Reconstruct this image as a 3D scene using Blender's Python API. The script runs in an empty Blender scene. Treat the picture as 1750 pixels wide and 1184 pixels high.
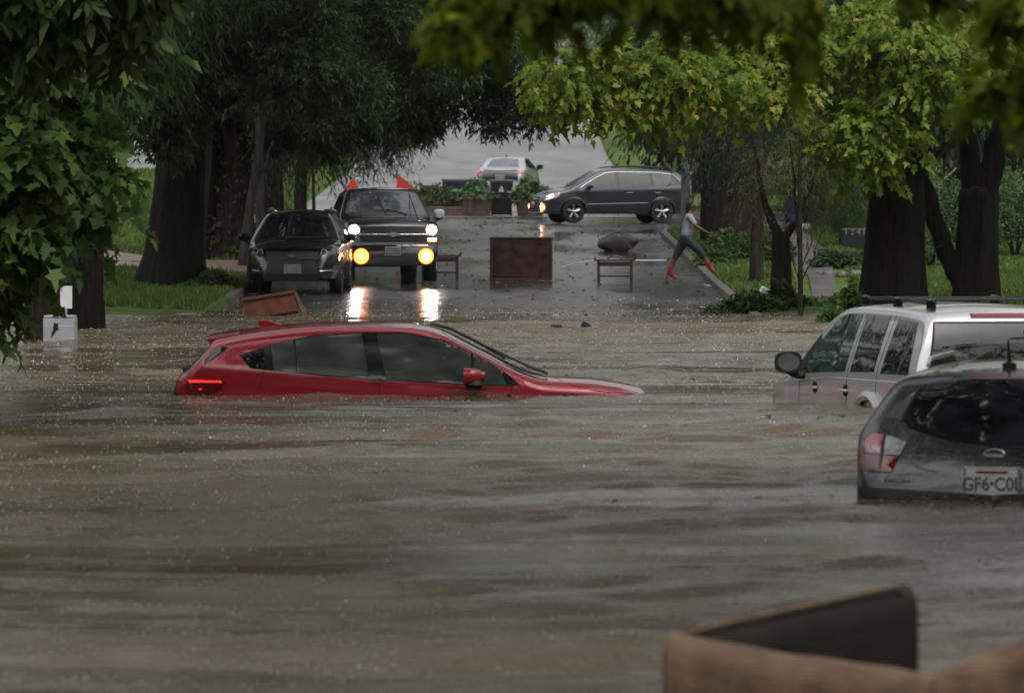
import bpy, bmesh, math, random
import numpy as np
from mathutils import Vector, Matrix, noise as mnoise
from mathutils.bvhtree import BVHTree
from mathutils.geometry import delaunay_2d_cdt

R = math.radians
scene = bpy.context.scene
COL = scene.collection
# ------------------------------------------------------------------ camera
FPX = 12000.0            # focal length in pixels of the 1750 px wide photograph
CX, HZ, CAMZ = 875.0, 367.0, 1.7
cam_d = bpy.data.cameras.new('camera')
cam = bpy.data.objects.new('camera', cam_d)
COL.objects.link(cam)
cam_d.sensor_width = 36.0
cam_d.lens = FPX / 1750.0 * 36.0
cam.location = (0, 0, CAMZ)
cam.rotation_euler = (R(90) - math.atan((592 - HZ) / FPX), 0, 0)
cam_d.clip_start = 0.5
cam_d.clip_end = 3000
cam_d.dof.use_dof = True
cam_d.dof.focus_distance = 88.0
cam_d.dof.aperture_fstop = 8.2
scene.camera = cam
# ------------------------------------------------------------------ overcast rainy daylight
world = bpy.data.worlds.new('World')
scene.world = world
world.use_nodes = True
wn, wl = world.node_tree.nodes, world.node_tree.links
wn.clear()
w_out = wn.new('ShaderNodeOutputWorld'); w_bg = wn.new('ShaderNodeBackground')
sky = wn.new('ShaderNodeTexSky'); sky.sky_type = 'NISHITA'; sky.sun_disc = False
sky.sun_elevation = R(62); sky.sun_rotation = R(160)
sky.air_density = 2.0; sky.dust_density = 6.0; sky.ozone_density = 1.0
hsv = wn.new('ShaderNodeHueSaturation'); hsv.inputs['Saturation'].default_value = 0.22
wl.new(sky.outputs[0], hsv.inputs['Color']); wl.new(hsv.outputs[0], w_bg.inputs[0])
w_bg.inputs[1].default_value = 0.10
wl.new(w_bg.outputs[0], w_out.inputs[0])
sun_d = bpy.data.lights.new('sun', 'SUN'); sun_d.energy = 0.8; sun_d.angle = R(95); sun_d.color = (1.0, 0.98, 0.95)
sun = bpy.data.objects.new('sun', sun_d); COL.objects.link(sun)
sun.rotation_euler = (R(28), 0, R(-20))
scene.view_settings.view_transform = 'Standard'
scene.view_settings.look = 'None'
scene.view_settings.gamma = 1
scene.view_settings.use_curve_mapping = False
scene.view_settings.exposure = 0.68
scene.render.engine = 'CYCLES'
cy = scene.cycles
cy.use_denoising = True
cy.use_adaptive_sampling = True
cy.adaptive_threshold = 0.01
cy.max_bounces = 8; cy.diffuse_bounces = 3; cy.glossy_bounces = 4; cy.transmission_bounces = 6
cy.volume_bounces = 1; cy.transparent_max_bounces = 8
cy.caustics_reflective = False; cy.caustics_refractive = False
cy.sample_clamp_indirect = 6.0
rng = np.random.default_rng(7)
random.seed(7)

# ------------------------------------------------------------------ helpers
def tag(o, label=None, cat=None, group=None, kind=None):
    if label: o['label'] = label
    if cat: o['category'] = cat
    if group: o['group'] = group
    if kind: o['kind'] = kind
    return o

def empty(name, loc=(0, 0, 0), rot=(0, 0, 0), label=None, cat=None, group=None):
    o = bpy.data.objects.new(name, None); COL.objects.link(o)
    o.location = loc; o.rotation_euler = rot
    o.empty_display_size = 0.1
    return tag(o, label, cat, group)

def link(name, me, mat=None, parent=None, loc=None, rot=None):
    o = bpy.data.objects.new(name, me); COL.objects.link(o)
    if mat is not None:
        if isinstance(mat, (list, tuple)):
            for m in mat: me.materials.append(m)
        elif not me.materials: me.materials.append(mat)
    if parent: o.parent = parent
    if loc is not None: o.location = loc
    if rot is not None: o.rotation_euler = rot
    return o

def at(px, py, Y):
    return Vector(((px - CX) * Y / FPX, Y, CAMZ + (HZ - py) * Y / FPX))

def np_mesh(name, V, F, smooth=False):
    """V (n,3) array, F (m,k) int array of equal-sided faces."""
    me = bpy.data.meshes.new(name)
    V = np.asarray(V, dtype=np.float32); F = np.asarray(F, dtype=np.int32)
    m, k = F.shape
    me.vertices.add(len(V)); me.vertices.foreach_set('co', V.ravel())
    me.loops.add(m * k); me.loops.foreach_set('vertex_index', F.ravel())
    me.polygons.add(m)
    me.polygons.foreach_set('loop_start', np.arange(0, m * k, k, dtype=np.int32))
    me.polygons.foreach_set('loop_total', np.full(m, k, dtype=np.int32))
    me.update(calc_edges=True)
    if smooth: me.polygons.foreach_set('use_smooth', np.ones(m, dtype=bool))
    return me

class MB:
    """collects simple solids into one mesh"""
    def __init__(s): s.v = []; s.f = []
    def add(s, V, F):
        n = len(s.v); s.v += [tuple(p) for p in V]; s.f += [tuple(i + n for i in f) for f in F]; return s
    def box(s, c, d, rot=None, taper=1.0):
        hx, hy, hz = d[0] / 2, d[1] / 2, d[2] / 2
        P = [Vector((x * hx * (taper if z > 0 else 1), y * hy * (taper if z > 0 else 1), z * hz)) for z in (-1, 1) for y in (-1, 1) for x in (-1, 1)]
        if rot is not None:
            M = rot if isinstance(rot, Matrix) else Matrix.Rotation(rot, 3, 'Z')
            P = [M @ p for p in P]
        P = [p + Vector(c) for p in P]
        return s.add(P, [(0, 2, 3, 1), (4, 5, 7, 6), (0, 1, 5, 4), (2, 6, 7, 3), (0, 4, 6, 2), (1, 3, 7, 5)])
    def tube(s, pts, r, n=8, caps=True, flat=1.0):
        pts = [Vector(p) for p in pts]
        rr = r if isinstance(r, (list, tuple)) else [r] * len(pts)
        V = []; F = []
        up = Vector((0, 0, 1)); prev = None
        for i, p in enumerate(pts):
            t = (pts[min(i + 1, len(pts) - 1)] - pts[max(i - 1, 0)]).normalized()
            if prev is None:
                a = up if abs(t.z) < 0.9 else Vector((1, 0, 0))
                u = t.cross(a).normalized()
            else:
                u = (prev - t * prev.dot(t)).normalized()
            prev = u; w = t.cross(u)
            for k in range(n):
                an = 2 * math.pi * k / n
                V.append(p + u * math.cos(an) * rr[i] + w * math.sin(an) * rr[i] * flat)
        for i in range(len(pts) - 1):
            for k in range(n):
                a = i * n + k; b = i * n + (k + 1) % n
                F.append((a, b, b + n, a + n))
        if caps:
            F.append(tuple(range(n))[::-1]); F.append(tuple((len(pts) - 1) * n + k for k in range(n)))
        return s.add(V, F)
    def lathe(s, prof, n=24, c=(0, 0, 0), axis='Z', close=False):
        """prof: (radius, height) list"""
        V = []; F = []
        for (r, h) in prof:
            for k in range(n):
                a = 2 * math.pi * k / n
                p = (r * math.cos(a), r * math.sin(a), h)
                if axis == 'Y': p = (p[0], p[2], p[1])
                if axis == 'X': p = (p[2], p[0], p[1])
                V.append((p[0] + c[0], p[1] + c[1], p[2] + c[2]))
        m = len(prof)
        for i in range(m - 1 + (1 if close else 0)):
            j = (i + 1) % m
            for k in range(n):
                F.append((i * n + k, i * n + (k + 1) % n, j * n + (k + 1) % n, j * n + k))
        if not close:
            F.append(tuple(range(n))[::-1]); F.append(tuple((m - 1) * n + k for k in range(n)))
        return s.add(V, F)
    def prism(s, poly, y0, y1, axis='Y'):
        """extrude an (a,b) outline along an axis"""
        n = len(poly)
        def P(a, b, t): return (a, t, b) if axis == 'Y' else ((t, a, b) if axis == 'X' else (a, b, t))
        V = [P(a, b, y0) for a, b in poly] + [P(a, b, y1) for a, b in poly]
        F = [tuple(range(n)), tuple(range(2 * n - 1, n - 1, -1))] + [(i, (i + 1) % n, n + (i + 1) % n, n + i)[::-1] for i in range(n)]
        return s.add(V, F)
    def mesh(s, name, smooth=False, bevel=0.0, seg=2, angle=40):
        me = bpy.data.meshes.new(name)
        me.from_pydata(s.v, [], s.f); me.validate(); me.update()
        bm = bmesh.new(); bm.from_mesh(me)
        bmesh.ops.recalc_face_normals(bm, faces=bm.faces)
        if bevel > 0:
            es = [e for e in bm.edges if len(e.link_faces) == 2 and e.calc_face_angle(0) > R(25)]
            bmesh.ops.bevel(bm, geom=es, offset=bevel, segments=seg, affect='EDGES', profile=0.6, clamp_overlap=True)
        if smooth:
            for f in bm.faces: f.smooth = True
            for e in bm.edges:
                if len(e.link_faces) == 2 and e.calc_face_angle(0) > R(angle): e.smooth = False
        bm.to_mesh(me); bm.free()
        return me
    def build(s, name, mat, parent=None, smooth=False, bevel=0.0, seg=2, loc=None, rot=None, angle=40):
        return link(name, s.mesh(name, smooth, bevel, seg, angle), mat, parent, loc, rot)

def chaikin(pts, it=1, closed=True):
    for _ in range(it):
        out = []
        n = len(pts)
        rngi = range(n) if closed else range(n - 1)
        if not closed: out.append(pts[0])
        for i in rngi:
            a, b = pts[i], pts[(i + 1) % n]
            out.append((a[0] * .78 + b[0] * .22, a[1] * .78 + b[1] * .22))
            out.append((a[0] * .22 + b[0] * .78, a[1] * .22 + b[1] * .78))
        if not closed: out.append(pts[-1])
        pts = out
    return pts

# ------------------------------------------------------------------ materials
def _nt(name):
    m = bpy.data.materials.new(name); m.use_nodes = True
    n = m.node_tree.nodes; l = m.node_tree.links
    return m, n, l, n['Principled BSDF']

def ramp(n, stops):
    r = n.new('ShaderNodeValToRGB'); e = r.color_ramp.elements
    while len(e) > 1: e.remove(e[-1])
    e[0].position = stops[0][0]; e[0].color = (*stops[0][1], 1)
    for p, c in stops[1:]:
        x = e.new(p); x.color = (*c, 1)
    return r

def mat(name, base, rough=0.6, metal=0.0, coat=0.0, var=0.15, scale=6.0, bump=0.0, bscale=60.0, spec=0.5, sheen=0.0, rvar=0.0):
    """plain principled surface with uneven colour, roughness and optional fine relief"""
    m, n, l, b = _nt(name)
    tc = n.new('ShaderNodeTexCoord')
    nz = n.new('ShaderNodeTexNoise'); nz.inputs['Scale'].default_value = scale; nz.inputs['Detail'].default_value = 6
    l.new(tc.outputs['Object'], nz.inputs['Vector'])
    lo = tuple(c * (1 - var) for c in base); hi = tuple(min(1, c * (1 + var)) for c in base)
    r = ramp(n, [(0.3, lo), (0.7, hi)]); l.new(nz.outputs['Fac'], r.inputs[0]); l.new(r.outputs[0], b.inputs['Base Color'])
    b.inputs['Roughness'].default_value = rough; b.inputs['Metallic'].default_value = metal
    b.inputs['Coat Weight'].default_value = coat; b.inputs['Coat Roughness'].default_value = 0.06
    b.inputs['Specular IOR Level'].default_value = spec
    if sheen: b.inputs['Sheen Weight'].default_value = sheen
    if rvar:
        mr = n.new('ShaderNodeMapRange'); mr.inputs[1].default_value = .3; mr.inputs[2].default_value = .7
        mr.inputs[3].default_value = max(0.02, rough - rvar); mr.inputs[4].default_value = rough + rvar
        l.new(nz.outputs['Fac'], mr.inputs[0]); l.new(mr.outputs[0], b.inputs['Roughness'])
    if bump:
        n2 = n.new('ShaderNodeTexNoise'); n2.inputs['Scale'].default_value = bscale; n2.inputs['Detail'].default_value = 4
        l.new(tc.outputs['Object'], n2.inputs['Vector'])
        bp = n.new('ShaderNodeBump'); bp.inputs['Strength'].default_value = bump; bp.inputs['Distance'].default_value = 0.01
        l.new(n2.outputs['Fac'], bp.inputs['Height']); l.new(bp.outputs[0], b.inputs['Normal'])
    return m

def paint(name, base, metal=0.3, rough=0.35, spots=True):
    """rain-wet car paint: clear coat, fine flake, beads of water as tiny bumps"""
    m, n, l, b = _nt(name)
    tc = n.new('ShaderNodeTexCoord')
    nz = n.new('ShaderNodeTexNoise'); nz.inputs['Scale'].default_value = 2.2; nz.inputs['Detail'].default_value = 8
    l.new(tc.outputs['Object'], nz.inputs['Vector'])
    r = ramp(n, [(.3, tuple(c * .86 for c in base)), (.72, tuple(min(1, c * 1.1) for c in base))])
    l.new(nz.outputs['Fac'], r.inputs[0]); l.new(r.outputs[0], b.inputs['Base Color'])
    b.inputs['Metallic'].default_value = metal; b.inputs['Roughness'].default_value = rough
    b.inputs['Coat Weight'].default_value = 1.0; b.inputs['Coat Roughness'].default_value = 0.05
    vo = n.new('ShaderNodeTexVoronoi'); vo.inputs['Scale'].default_value = 70
    l.new(tc.outputs['Object'], vo.inputs['Vector'])
    vr = ramp(n, [(0.0, (1, 1, 1)), (0.33, (0, 0, 0))]); l.new(vo.outputs['Distance'], vr.inputs[0])
    bp = n.new('ShaderNodeBump'); bp.inputs['Strength'].default_value = 0.25; bp.inputs['Distance'].default_value = 0.003
    l.new(vr.outputs[0], bp.inputs['Height']); l.new(bp.outputs[0], b.inputs['Normal'])
    l.new(bp.outputs[0], b.inputs['Coat Normal'])
    return m

def emis(name, col, strength, base=(0.8, 0.8, 0.8)):
    m, n, l, b = _nt(name)
    b.inputs['Base Color'].default_value = (*base, 1); b.inputs['Emission Color'].default_value = (*col, 1)
    b.inputs['Emission Strength'].default_value = strength; b.inputs['Roughness'].default_value = 0.2
    return m

def glass(name, base, mottle=None, rough=0.04, scale=3.0):
    """window glass seen from outside: dark or fogged pane with a polished reflection"""
    m, n, l, b = _nt(name)
    tc = n.new('ShaderNodeTexCoord')
    nz = n.new('ShaderNodeTexNoise'); nz.inputs['Scale'].default_value = scale; nz.inputs['Detail'].default_value = 5
    mp = n.new('ShaderNodeMapping'); mp.inputs['Scale'].default_value = (1, 1, 2.5)
    l.new(tc.outputs['Object'], mp.inputs[0]); l.new(mp.outputs[0], nz.inputs['Vector'])
    r = ramp(n, [(.35, base), (.68, mottle or tuple(c * 1.5 for c in base))])
    l.new(nz.outputs['Fac'], r.inputs[0]); l.new(r.outputs[0], b.inputs['Base Color'])
    b.inputs['Roughness'].default_value = rough; b.inputs['IOR'].default_value = 1.5
    b.inputs['Coat Weight'].default_value = 0.15; b.inputs['Coat Roughness'].default_value = 0.02
    n3 = n.new('ShaderNodeTexNoise'); n3.inputs['Scale'].default_value = 5; l.new(tc.outputs['Object'], n3.inputs['Vector'])
    bp = n.new('ShaderNodeBump'); bp.inputs['Strength'].default_value = 0.05; bp.inputs['Distance'].default_value = 0.02
    l.new(n3.outputs['Fac'], bp.inputs['Height']); l.new(bp.outputs[0], b.inputs['Normal'])
    return m

def leafmat(name, c1, c2, c3=None, trans=0.35, rough=0.45):
    """wet leaf: colour differs from leaf to leaf, light comes through the blade"""
    m, n, l, b = _nt(name)
    geo = n.new('ShaderNodeNewGeometry'); tc = n.new('ShaderNodeTexCoord')
    nz = n.new('ShaderNodeTexNoise'); nz.inputs['Scale'].default_value = 0.7; nz.inputs['Detail'].default_value = 3
    l.new(tc.outputs['Object'], nz.inputs['Vector'])
    mx = n.new('ShaderNodeMath'); mx.operation = 'MULTIPLY_ADD'; mx.inputs[1].default_value = 0.55
    sc2 = n.new('ShaderNodeMath'); sc2.operation = 'MULTIPLY'; sc2.inputs[1].default_value = 0.5
    l.new(nz.outputs['Fac'], sc2.inputs[0])
    l.new(geo.outputs['Random Per Island'], mx.inputs[0]); l.new(sc2.outputs[0], mx.inputs[2])
    stops = [(0.1, c1), (0.62, c2)] + ([(0.86, c3)] if c3 else [])
    r = ramp(n, stops); l.new(mx.outputs[0], r.inputs[0])
    l.new(r.outputs[0], b.inputs['Base Color']); b.inputs['Roughness'].default_value = rough
    b.inputs['Specular IOR Level'].default_value = 0.28
    tr = n.new('ShaderNodeBsdfTranslucent'); l.new(r.outputs[0], tr.inputs[0])
    ms = n.new('ShaderNodeMixShader'); ms.inputs[0].default_value = trans
    l.new(b.outputs[0], ms.inputs[1]); l.new(tr.outputs[0], ms.inputs[2])
    l.new(ms.outputs[0], n['Material Output'].inputs[0])
    return m

def barkmat(name, c1, c2, green=None):
    m, n, l, b = _nt(name)
    tc = n.new('ShaderNodeTexCoord'); mp = n.new('ShaderNodeMapping'); mp.inputs['Scale'].default_value = (14, 14, 2.2)
    l.new(tc.outputs['Object'], mp.inputs[0])
    nz = n.new('ShaderNodeTexNoise'); nz.inputs['Scale'].default_value = 1.0; nz.inputs['Detail'].default_value = 9; nz.inputs['Distortion'].default_value = 0.6
    l.new(mp.outputs[0], nz.inputs['Vector'])
    st = [(.32, c1), (.66, c2)] + ([(.82, green)] if green else [])
    r = ramp(n, st); l.new(nz.outputs['Fac'], r.inputs[0]); l.new(r.outputs[0], b.inputs['Base Color'])
    b.inputs['Roughness'].default_value = 0.8; b.inputs['Specular IOR Level'].default_value = 0.15
    bp = n.new('ShaderNodeBump'); bp.inputs['Strength'].default_value = 0.9; bp.inputs['Distance'].default_value = 0.05
    l.new(nz.outputs['Fac'], bp.inputs['Height']); l.new(bp.outputs[0], b.inputs['Normal'])
    return m

M = {}
M['red'] = paint('red_paint', (0.31, 0.003, 0.016), .2, .3)
M['silver'] = paint('silver_paint', (0.62, 0.62, 0.64), .2, .32)
M['darkgrey'] = paint('dark_grey_paint', (0.011, 0.011, 0.014), .2, .3)
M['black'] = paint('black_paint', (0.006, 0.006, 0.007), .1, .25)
M['bluegrey'] = paint('slate_grey_paint', (0.030, 0.034, 0.045), .35, .3)
M['sedan'] = paint('pale_silver_paint', (0.50, 0.53, 0.58), .5, .3)
M['plastic'] = mat('black_plastic', (0.012, 0.012, 0.013), .5, var=.2)
M['gloss_black'] = mat('gloss_black_trim', (0.008, 0.008, 0.009), .12, var=.2)
M['rubber'] = mat('tyre_rubber', (0.012, 0.012, 0.012), .7, var=.25, bump=.3)
M['chrome'] = mat('chrome_trim', (0.75, 0.76, 0.78), .12, 1.0, var=.05)
M['alloy'] = mat('alloy_wheel', (0.50, 0.51, 0.53), .28, .85, var=.08)
M['glass_fog'] = glass('fogged_window_glass', (0.022, 0.032, 0.028), (0.055, 0.068, 0.058), .1, 2.5)
M['glass_dark'] = glass('dark_window_glass', (0.006, 0.008, 0.008), (0.02, 0.028, 0.028), .03, 4)
M['glass_mid'] = glass('windscreen_glass', (0.03, 0.038, 0.04), (0.07, 0.085, 0.09), .05, 3)
M['glass_pale'] = glass('rear_screen_glass', (0.10, 0.11, 0.13), (0.16, 0.17, 0.2), .08, 2)
M['lens_red'] = mat('red_lamp_lens', (0.20, 0.005, 0.008), .12, coat=.8, var=.25, scale=30)
M['lens_dark_red'] = mat('dark_red_lens', (0.10, 0.006, 0.008), .15, coat=.6, var=.3, scale=30)
M['lens_pink'] = mat('clear_red_lens', (0.36, 0.05, 0.07), .12, coat=.8, var=.3, scale=30)
M['lens_clear'] = mat('clear_lamp_lens', (0.42, 0.42, 0.43), .1, coat=.8, var=.4, scale=25)
M['glow_red'] = emis('lit_tail_lamp', (1, .02, .03), .35, (.5, .02, .02))
M['glow_tail'] = emis('lit_brake_lamp', (1, .03, .03), .9, (.5, .02, .02))
M['head_lit'] = emis('lit_headlamp', (1, .93, .86), 130)
M['head_soft'] = emis('headlamp_halo', (1, .80, .62), 1.7)
M['fog_core'] = emis('lit_fog_lamp_core', (1, .42, .07), 6)
M['fog_white'] = emis('lit_fog_lamp_white', (1, .68, .45), 22)
M['fog_halo'] = emis('fog_lamp_halo', (1, .20, .03), 3.2, (.5, .2, .05))  # emission colour for the halo painted around the fog lamps
M['amber'] = emis('lit_turn_lamp', (1, .5, .14), 8)
M['white'] = mat('white_plastic', (.42, .43, .47), .4, var=.1, scale=4)
M['bumper_grey'] = paint('bumper_grey_paint', (0.06, 0.06, 0.07), .3, .3)
M['plate'] = mat('plate_white', (0.74, 0.76, 0.77), .4, var=.1)
M['plate_ink'] = mat('plate_ink', (0.10, 0.13, 0.16), .5, var=.1)
M['plate_red'] = mat('plate_red_print', (0.40, 0.02, 0.06), .5, var=.1)
M['plate_dim'] = mat('dirty_plate', (0.16, 0.15, 0.16), .5, var=.25)
# ------------------------------------------------------------------ terrain
_ZY = np.array([0, 40, 66, 100, 114, 128, 146, 149, 175, 210, 235, 260, 300, 340, 400, 440, 480, 560, 700])
_ZZ = np.array([-1.1, -.95, -.82, -.42, -.2, 0.0, .27, .33, .80, 1.42, 1.85, 2.38, 3.35, 4.5, 7.0, 9.1, 11.3, 15.5, 21.])
_fine = np.arange(0, 700, 1.0)
_fz = np.interp(_fine, _ZY, _ZZ)
_k = np.ones(9) / 9
_fzs = np.convolve(np.pad(_fz, 4, mode='edge'), _k, 'valid')
def zr(Y): return np.interp(Y, _fine, _fzs)
RL, RR = -5.25, 4.1           # road edges
RL2, RR2 = -7.2, 4.6          # road edges beyond the crossing
C0, C1 = 197.0, 221.5         # cross street
def smooth(a, b, x):
    t = np.clip((x - a) / (b - a), 0, 1); return t * t * (3 - 2 * t)
def road_dist(X, Y):
    """signed distance outside the carriageway (metres, >0 = verge)"""
    X = np.asarray(X, float); Y = np.asarray(Y, float)
    l = np.where(Y > C1, RL2, RL); r = np.where(Y > C1, RR2, RR)
    d1 = np.maximum(l - X, X - r)
    d2 = np.maximum(C0 - Y, Y - C1)
    # rounded corner at the crossing
    rad = 5.0
    qx = np.maximum(rad - d1, 0); qy = np.maximum(rad - d2, 0)
    corner = rad - np.sqrt(qx * qx + qy * qy)
    d = np.where((d1 > 0) & (d2 > 0), np.maximum(corner, -0.5), np.minimum(d1, d2))
    return d
def G(X, Y):
    """ground height"""
    X = np.asarray(X, float); Y = np.asarray(Y, float)
    d = road_dist(X, Y)
    side = np.where(X > 0, 0.010 * (X - RR), 0.035 * (RL - X))
    hump = 0.05 * np.sin(X * .9 + 1.3) * np.sin(Y * .31) + 0.03 * np.sin(X * 2.3 + Y * .7)
    hill = 0.16 * np.maximum(0, np.abs(X) - 16)
    v = zr(Y) + 0.11 + np.clip(side, 0, 3) + hump * smooth(.3, 2.0, d) + hill
    v += np.where(X < -7.0, smooth(150, 185, Y) * 0.9 * smooth(7.2, 10.5, -X), 0)
    return np.where(d > 0.0, v, zr(Y) - 0.08)

def asphalt(name, base, hi, rough0, rough1, crack=True):
    m, n, l, b = _nt(name)
    tc = n.new('ShaderNodeTexCoord')
    mp = n.new('ShaderNodeMapping'); mp.inputs['Scale'].default_value = (.55, .10, 1)
    l.new(tc.outputs['Object'], mp.inputs[0])
    a = n.new('ShaderNodeTexNoise'); a.inputs['Scale'].default_value = 1.0; a.inputs['Detail'].default_value = 7
    l.new(mp.outputs[0], a.inputs['Vector'])
    r = ramp(n, [(.35, base), (.65, hi)]); l.new(a.outputs['Fac'], r.inputs[0])
    f = n.new('ShaderNodeTexNoise'); f.inputs['Scale'].default_value = 9; f.inputs['Detail'].default_value = 8
    l.new(tc.outputs['Object'], f.inputs['Vector'])
    mx = n.new('ShaderNodeMix'); mx.data_type = 'RGBA'; mx.blend_type = 'MULTIPLY'; mx.inputs[0].default_value = .5
    l.new(r.outputs[0], mx.inputs[6]); l.new(f.outputs['Fac'], mx.inputs[7])
    # tar-filled cracks
    vo = n.new('ShaderNodeTexVoronoi'); vo.feature = 'DISTANCE_TO_EDGE'; vo.inputs['Scale'].default_value = .28
    dn = n.new('ShaderNodeTexNoise'); dn.inputs['Scale'].default_value = 1.5; dn.inputs['Detail'].default_value = 6
    l.new(tc.outputs['Object'], dn.inputs['Vector'])
    ad = n.new('ShaderNodeVectorMath'); ad.operation = 'ADD'; l.new(tc.outputs['Object'], ad.inputs[0]); l.new(dn.outputs['Color'], ad.inputs[1])
    mp2 = n.new('ShaderNodeMapping'); mp2.inputs['Scale'].default_value = (1.3, .4, 1)
    l.new(ad.outputs[0], mp2.inputs[0]); l.new(mp2.outputs[0], vo.inputs['Vector'])
    cr = ramp(n, [(0.0, (.25, .25, .25)), (0.014, (1, 1, 1))]); l.new(vo.outputs['Distance'], cr.inputs[0])
    m2 = n.new('ShaderNodeMix'); m2.data_type = 'RGBA'; m2.blend_type = 'MULTIPLY'; m2.inputs[0].default_value = 1.0 if crack else 0.0
    l.new(mx.outputs[2], m2.inputs[6]); l.new(cr.outputs[0], m2.inputs[7]); l.new(m2.outputs[2], b.inputs['Base Color'])
    mr = n.new('ShaderNodeMapRange'); mr.inputs[1].default_value = .38; mr.inputs[2].default_value = .62
    mr.inputs[3].default_value = rough0; mr.inputs[4].default_value = rough1
    l.new(a.outputs['Fac'], mr.inputs[0]); l.new(mr.outputs[0], b.inputs['Roughness'])
    b.inputs['IOR'].default_value = 1.4
    bp = n.new('ShaderNodeBump'); bp.inputs['Strength'].default_value = .35; bp.inputs['Distance'].default_value = .012
    l.new(f.outputs['Fac'], bp.inputs['Height']); l.new(bp.outputs[0], b.inputs['Normal'])
    return m

def grid_sheet(xs, ys, zf, name, smooth_=True, mask=None):
    X, Y = np.meshgrid(xs, ys); Z = zf(X, Y)
    V = np.stack([X, Y, Z], -1).reshape(-1, 3)
    nx, ny = len(xs), len(ys)
    i = np.arange(ny - 1)[:, None] * nx + np.arange(nx - 1)[None, :]
    F = np.stack([i, i + 1, i + nx + 1, i + nx], -1).reshape(-1, 4)
    if mask is not None:
        xc = (X[:-1, :-1] + X[1:, 1:]) / 2; yc = (Y[:-1, :-1] + Y[1:, 1:]) / 2
        F = F[mask(xc, yc).ravel()]
    return np_mesh(name, V, F, smooth_)

def groundmat():
    m, n, l, b = _nt('lawn_and_soil')
    tc = n.new('ShaderNodeTexCoord')
    a = n.new('ShaderNodeTexNoise'); a.inputs['Scale'].default_value = .8; a.inputs['Detail'].default_value = 8
    l.new(tc.outputs['Object'], a.inputs['Vector'])
    r = ramp(n, [(.28, (.045, .038, .020)), (.40, (.06, .085, .022)), (.62, (.080, .130, .025)), (.8, (.11, .15, .035))])
    l.new(a.outputs['Fac'], r.inputs[0]); l.new(r.outputs[0], b.inputs['Base Color'])
    b.inputs['Roughness'].default_value = .9; b.inputs['Specular IOR Level'].default_value = .15
    f = n.new('ShaderNodeTexNoise'); f.inputs['Scale'].default_value = 25; f.inputs['Detail'].default_value = 5
    l.new(tc.outputs['Object'], f.inputs['Vector'])
    bp = n.new('ShaderNodeBump'); bp.inputs['Strength'].default_value = .8; bp.inputs['Distance'].default_value = .05
    l.new(f.outputs['Fac'], bp.inputs['Height']); l.new(bp.outputs[0], b.inputs['Normal'])
    return m
M['ground'] = groundmat()
def edge_samples(a, b, centers, fine, coarse_step):
    xs = set(np.round(np.arange(a, b + .01, coarse_step), 3))
    for c in centers:
        xs |= set(np.round(np.arange(c - .4, c + .45, fine), 3))
    return np.array(sorted(xs))
gx = edge_samples(-70, 70, [RL, RR, RL2, RR2], .1, 1.0)
gy = edge_samples(5, 690, [C0, C1], .1, 2.0)
ground = link('ground', grid_sheet(gx, gy, G, 'ground'), M['ground']); tag(ground, kind='structure', label='grassy ground of the street verges and lawns')
# wet carriageway
M['road'] = asphalt('wet_asphalt', (.055, .054, .056), (.12, .118, .12), .07, .28)
M['road_far'] = asphalt('old_concrete_road', (.19, .182, .19), (.29, .28, .288), .35, .6)
xs = np.linspace(RL, RR, 14)
def road_z(X, Y):
    crown = .05 * (1 - ((X - (RL + RR) / 2) / 4.7) ** 2)
    return zr(Y) + crown * 0.6
road = link('road', grid_sheet(xs, np.arange(8, C0 + .5, 1.0), road_z, 'road'), M['road'])
tag(road, kind='structure', label='wet asphalt street rising out of the flood')
cs = link('cross_street', grid_sheet(np.arange(-70, 70.1, .6), np.linspace(C0 - 5.2, C1 + 5.2, 66), lambda X, Y: zr(Y) + .004, 'cross_street',
          mask=lambda X, Y: (road_dist(X, Y) < .05) & ((Y > C0 - .2) | (X < RL) | (X > RR)) & ((Y < C1) | (X < RL2) | (X > RR2))), M['road'])
tag(cs, kind='structure', label='wet cross street behind the walking person')
rf = link('uphill_road', grid_sheet(np.linspace(RL2, RR2, 14), np.arange(C1 - .4, 640, 2.0), lambda X, Y: zr(Y) + .012, 'uphill_road'), M['road_far'])
tag(rf, kind='structure', label='pale concrete street climbing the hill beyond the planters')

# kerbs: single stones where they show, 1.2 m each
M['kerb'] = mat('kerb_concrete', (.09, .075, .068), .5, var=.4, scale=3, bump=.5, bscale=30)
kerbR = empty('kerb', (0, 0, 0)); tag(kerbR, 'pale concrete kerb along the right edge of the street', kind='structure')
kerbL = empty('kerb', (0, 0, 0)); tag(kerbL, 'concrete kerb along the left edge of the street', kind='structure')
ks_me = MB().box((0, 0, 0), (.17, 1.19, .24)).mesh('kerb_stone', bevel=.015)
ks_me.materials.append(M['kerb'])
def kerb_stone(parent, x, y, rz=0.0, sx=0.0):
    o = bpy.data.objects.new('kerb_stone', ks_me); COL.objects.link(o); o.parent = parent
    slope = math.atan((zr(y + 1) - zr(y - 1)) / 2)
    o.location = (x, y, float(zr(y)) + .135 - .12 + random.uniform(-.008, .008)); o.rotation_euler = (slope, random.uniform(-.02, .02), rz + random.uniform(-.01, .01))
y = 116.0
while y < C0 - 5:
    kerb_stone(kerbR, RR + .06, y)
    if y > 131: kerb_stone(kerbL, RL - .06, y)
    y += 1.2
for k in range(7):                      # rounded corner on the right
    a = k / 6 * math.pi / 2
    kerb_stone(kerbR, RR + 5.06 - 5.0 * math.cos(a), C0 - 5 + 5.0 * math.sin(a), -a)
for k in range(34):
    xx = RR2 + 5.0 + k * 1.2
    o = bpy.data.objects.new('kerb_stone', ks_me); COL.objects.link(o); o.parent = kerbR
    o.location = (xx - 4.0, C1 + .06, float(zr(C1)) + .02); o.rotation_euler = (0, 0, R(90))

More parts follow.
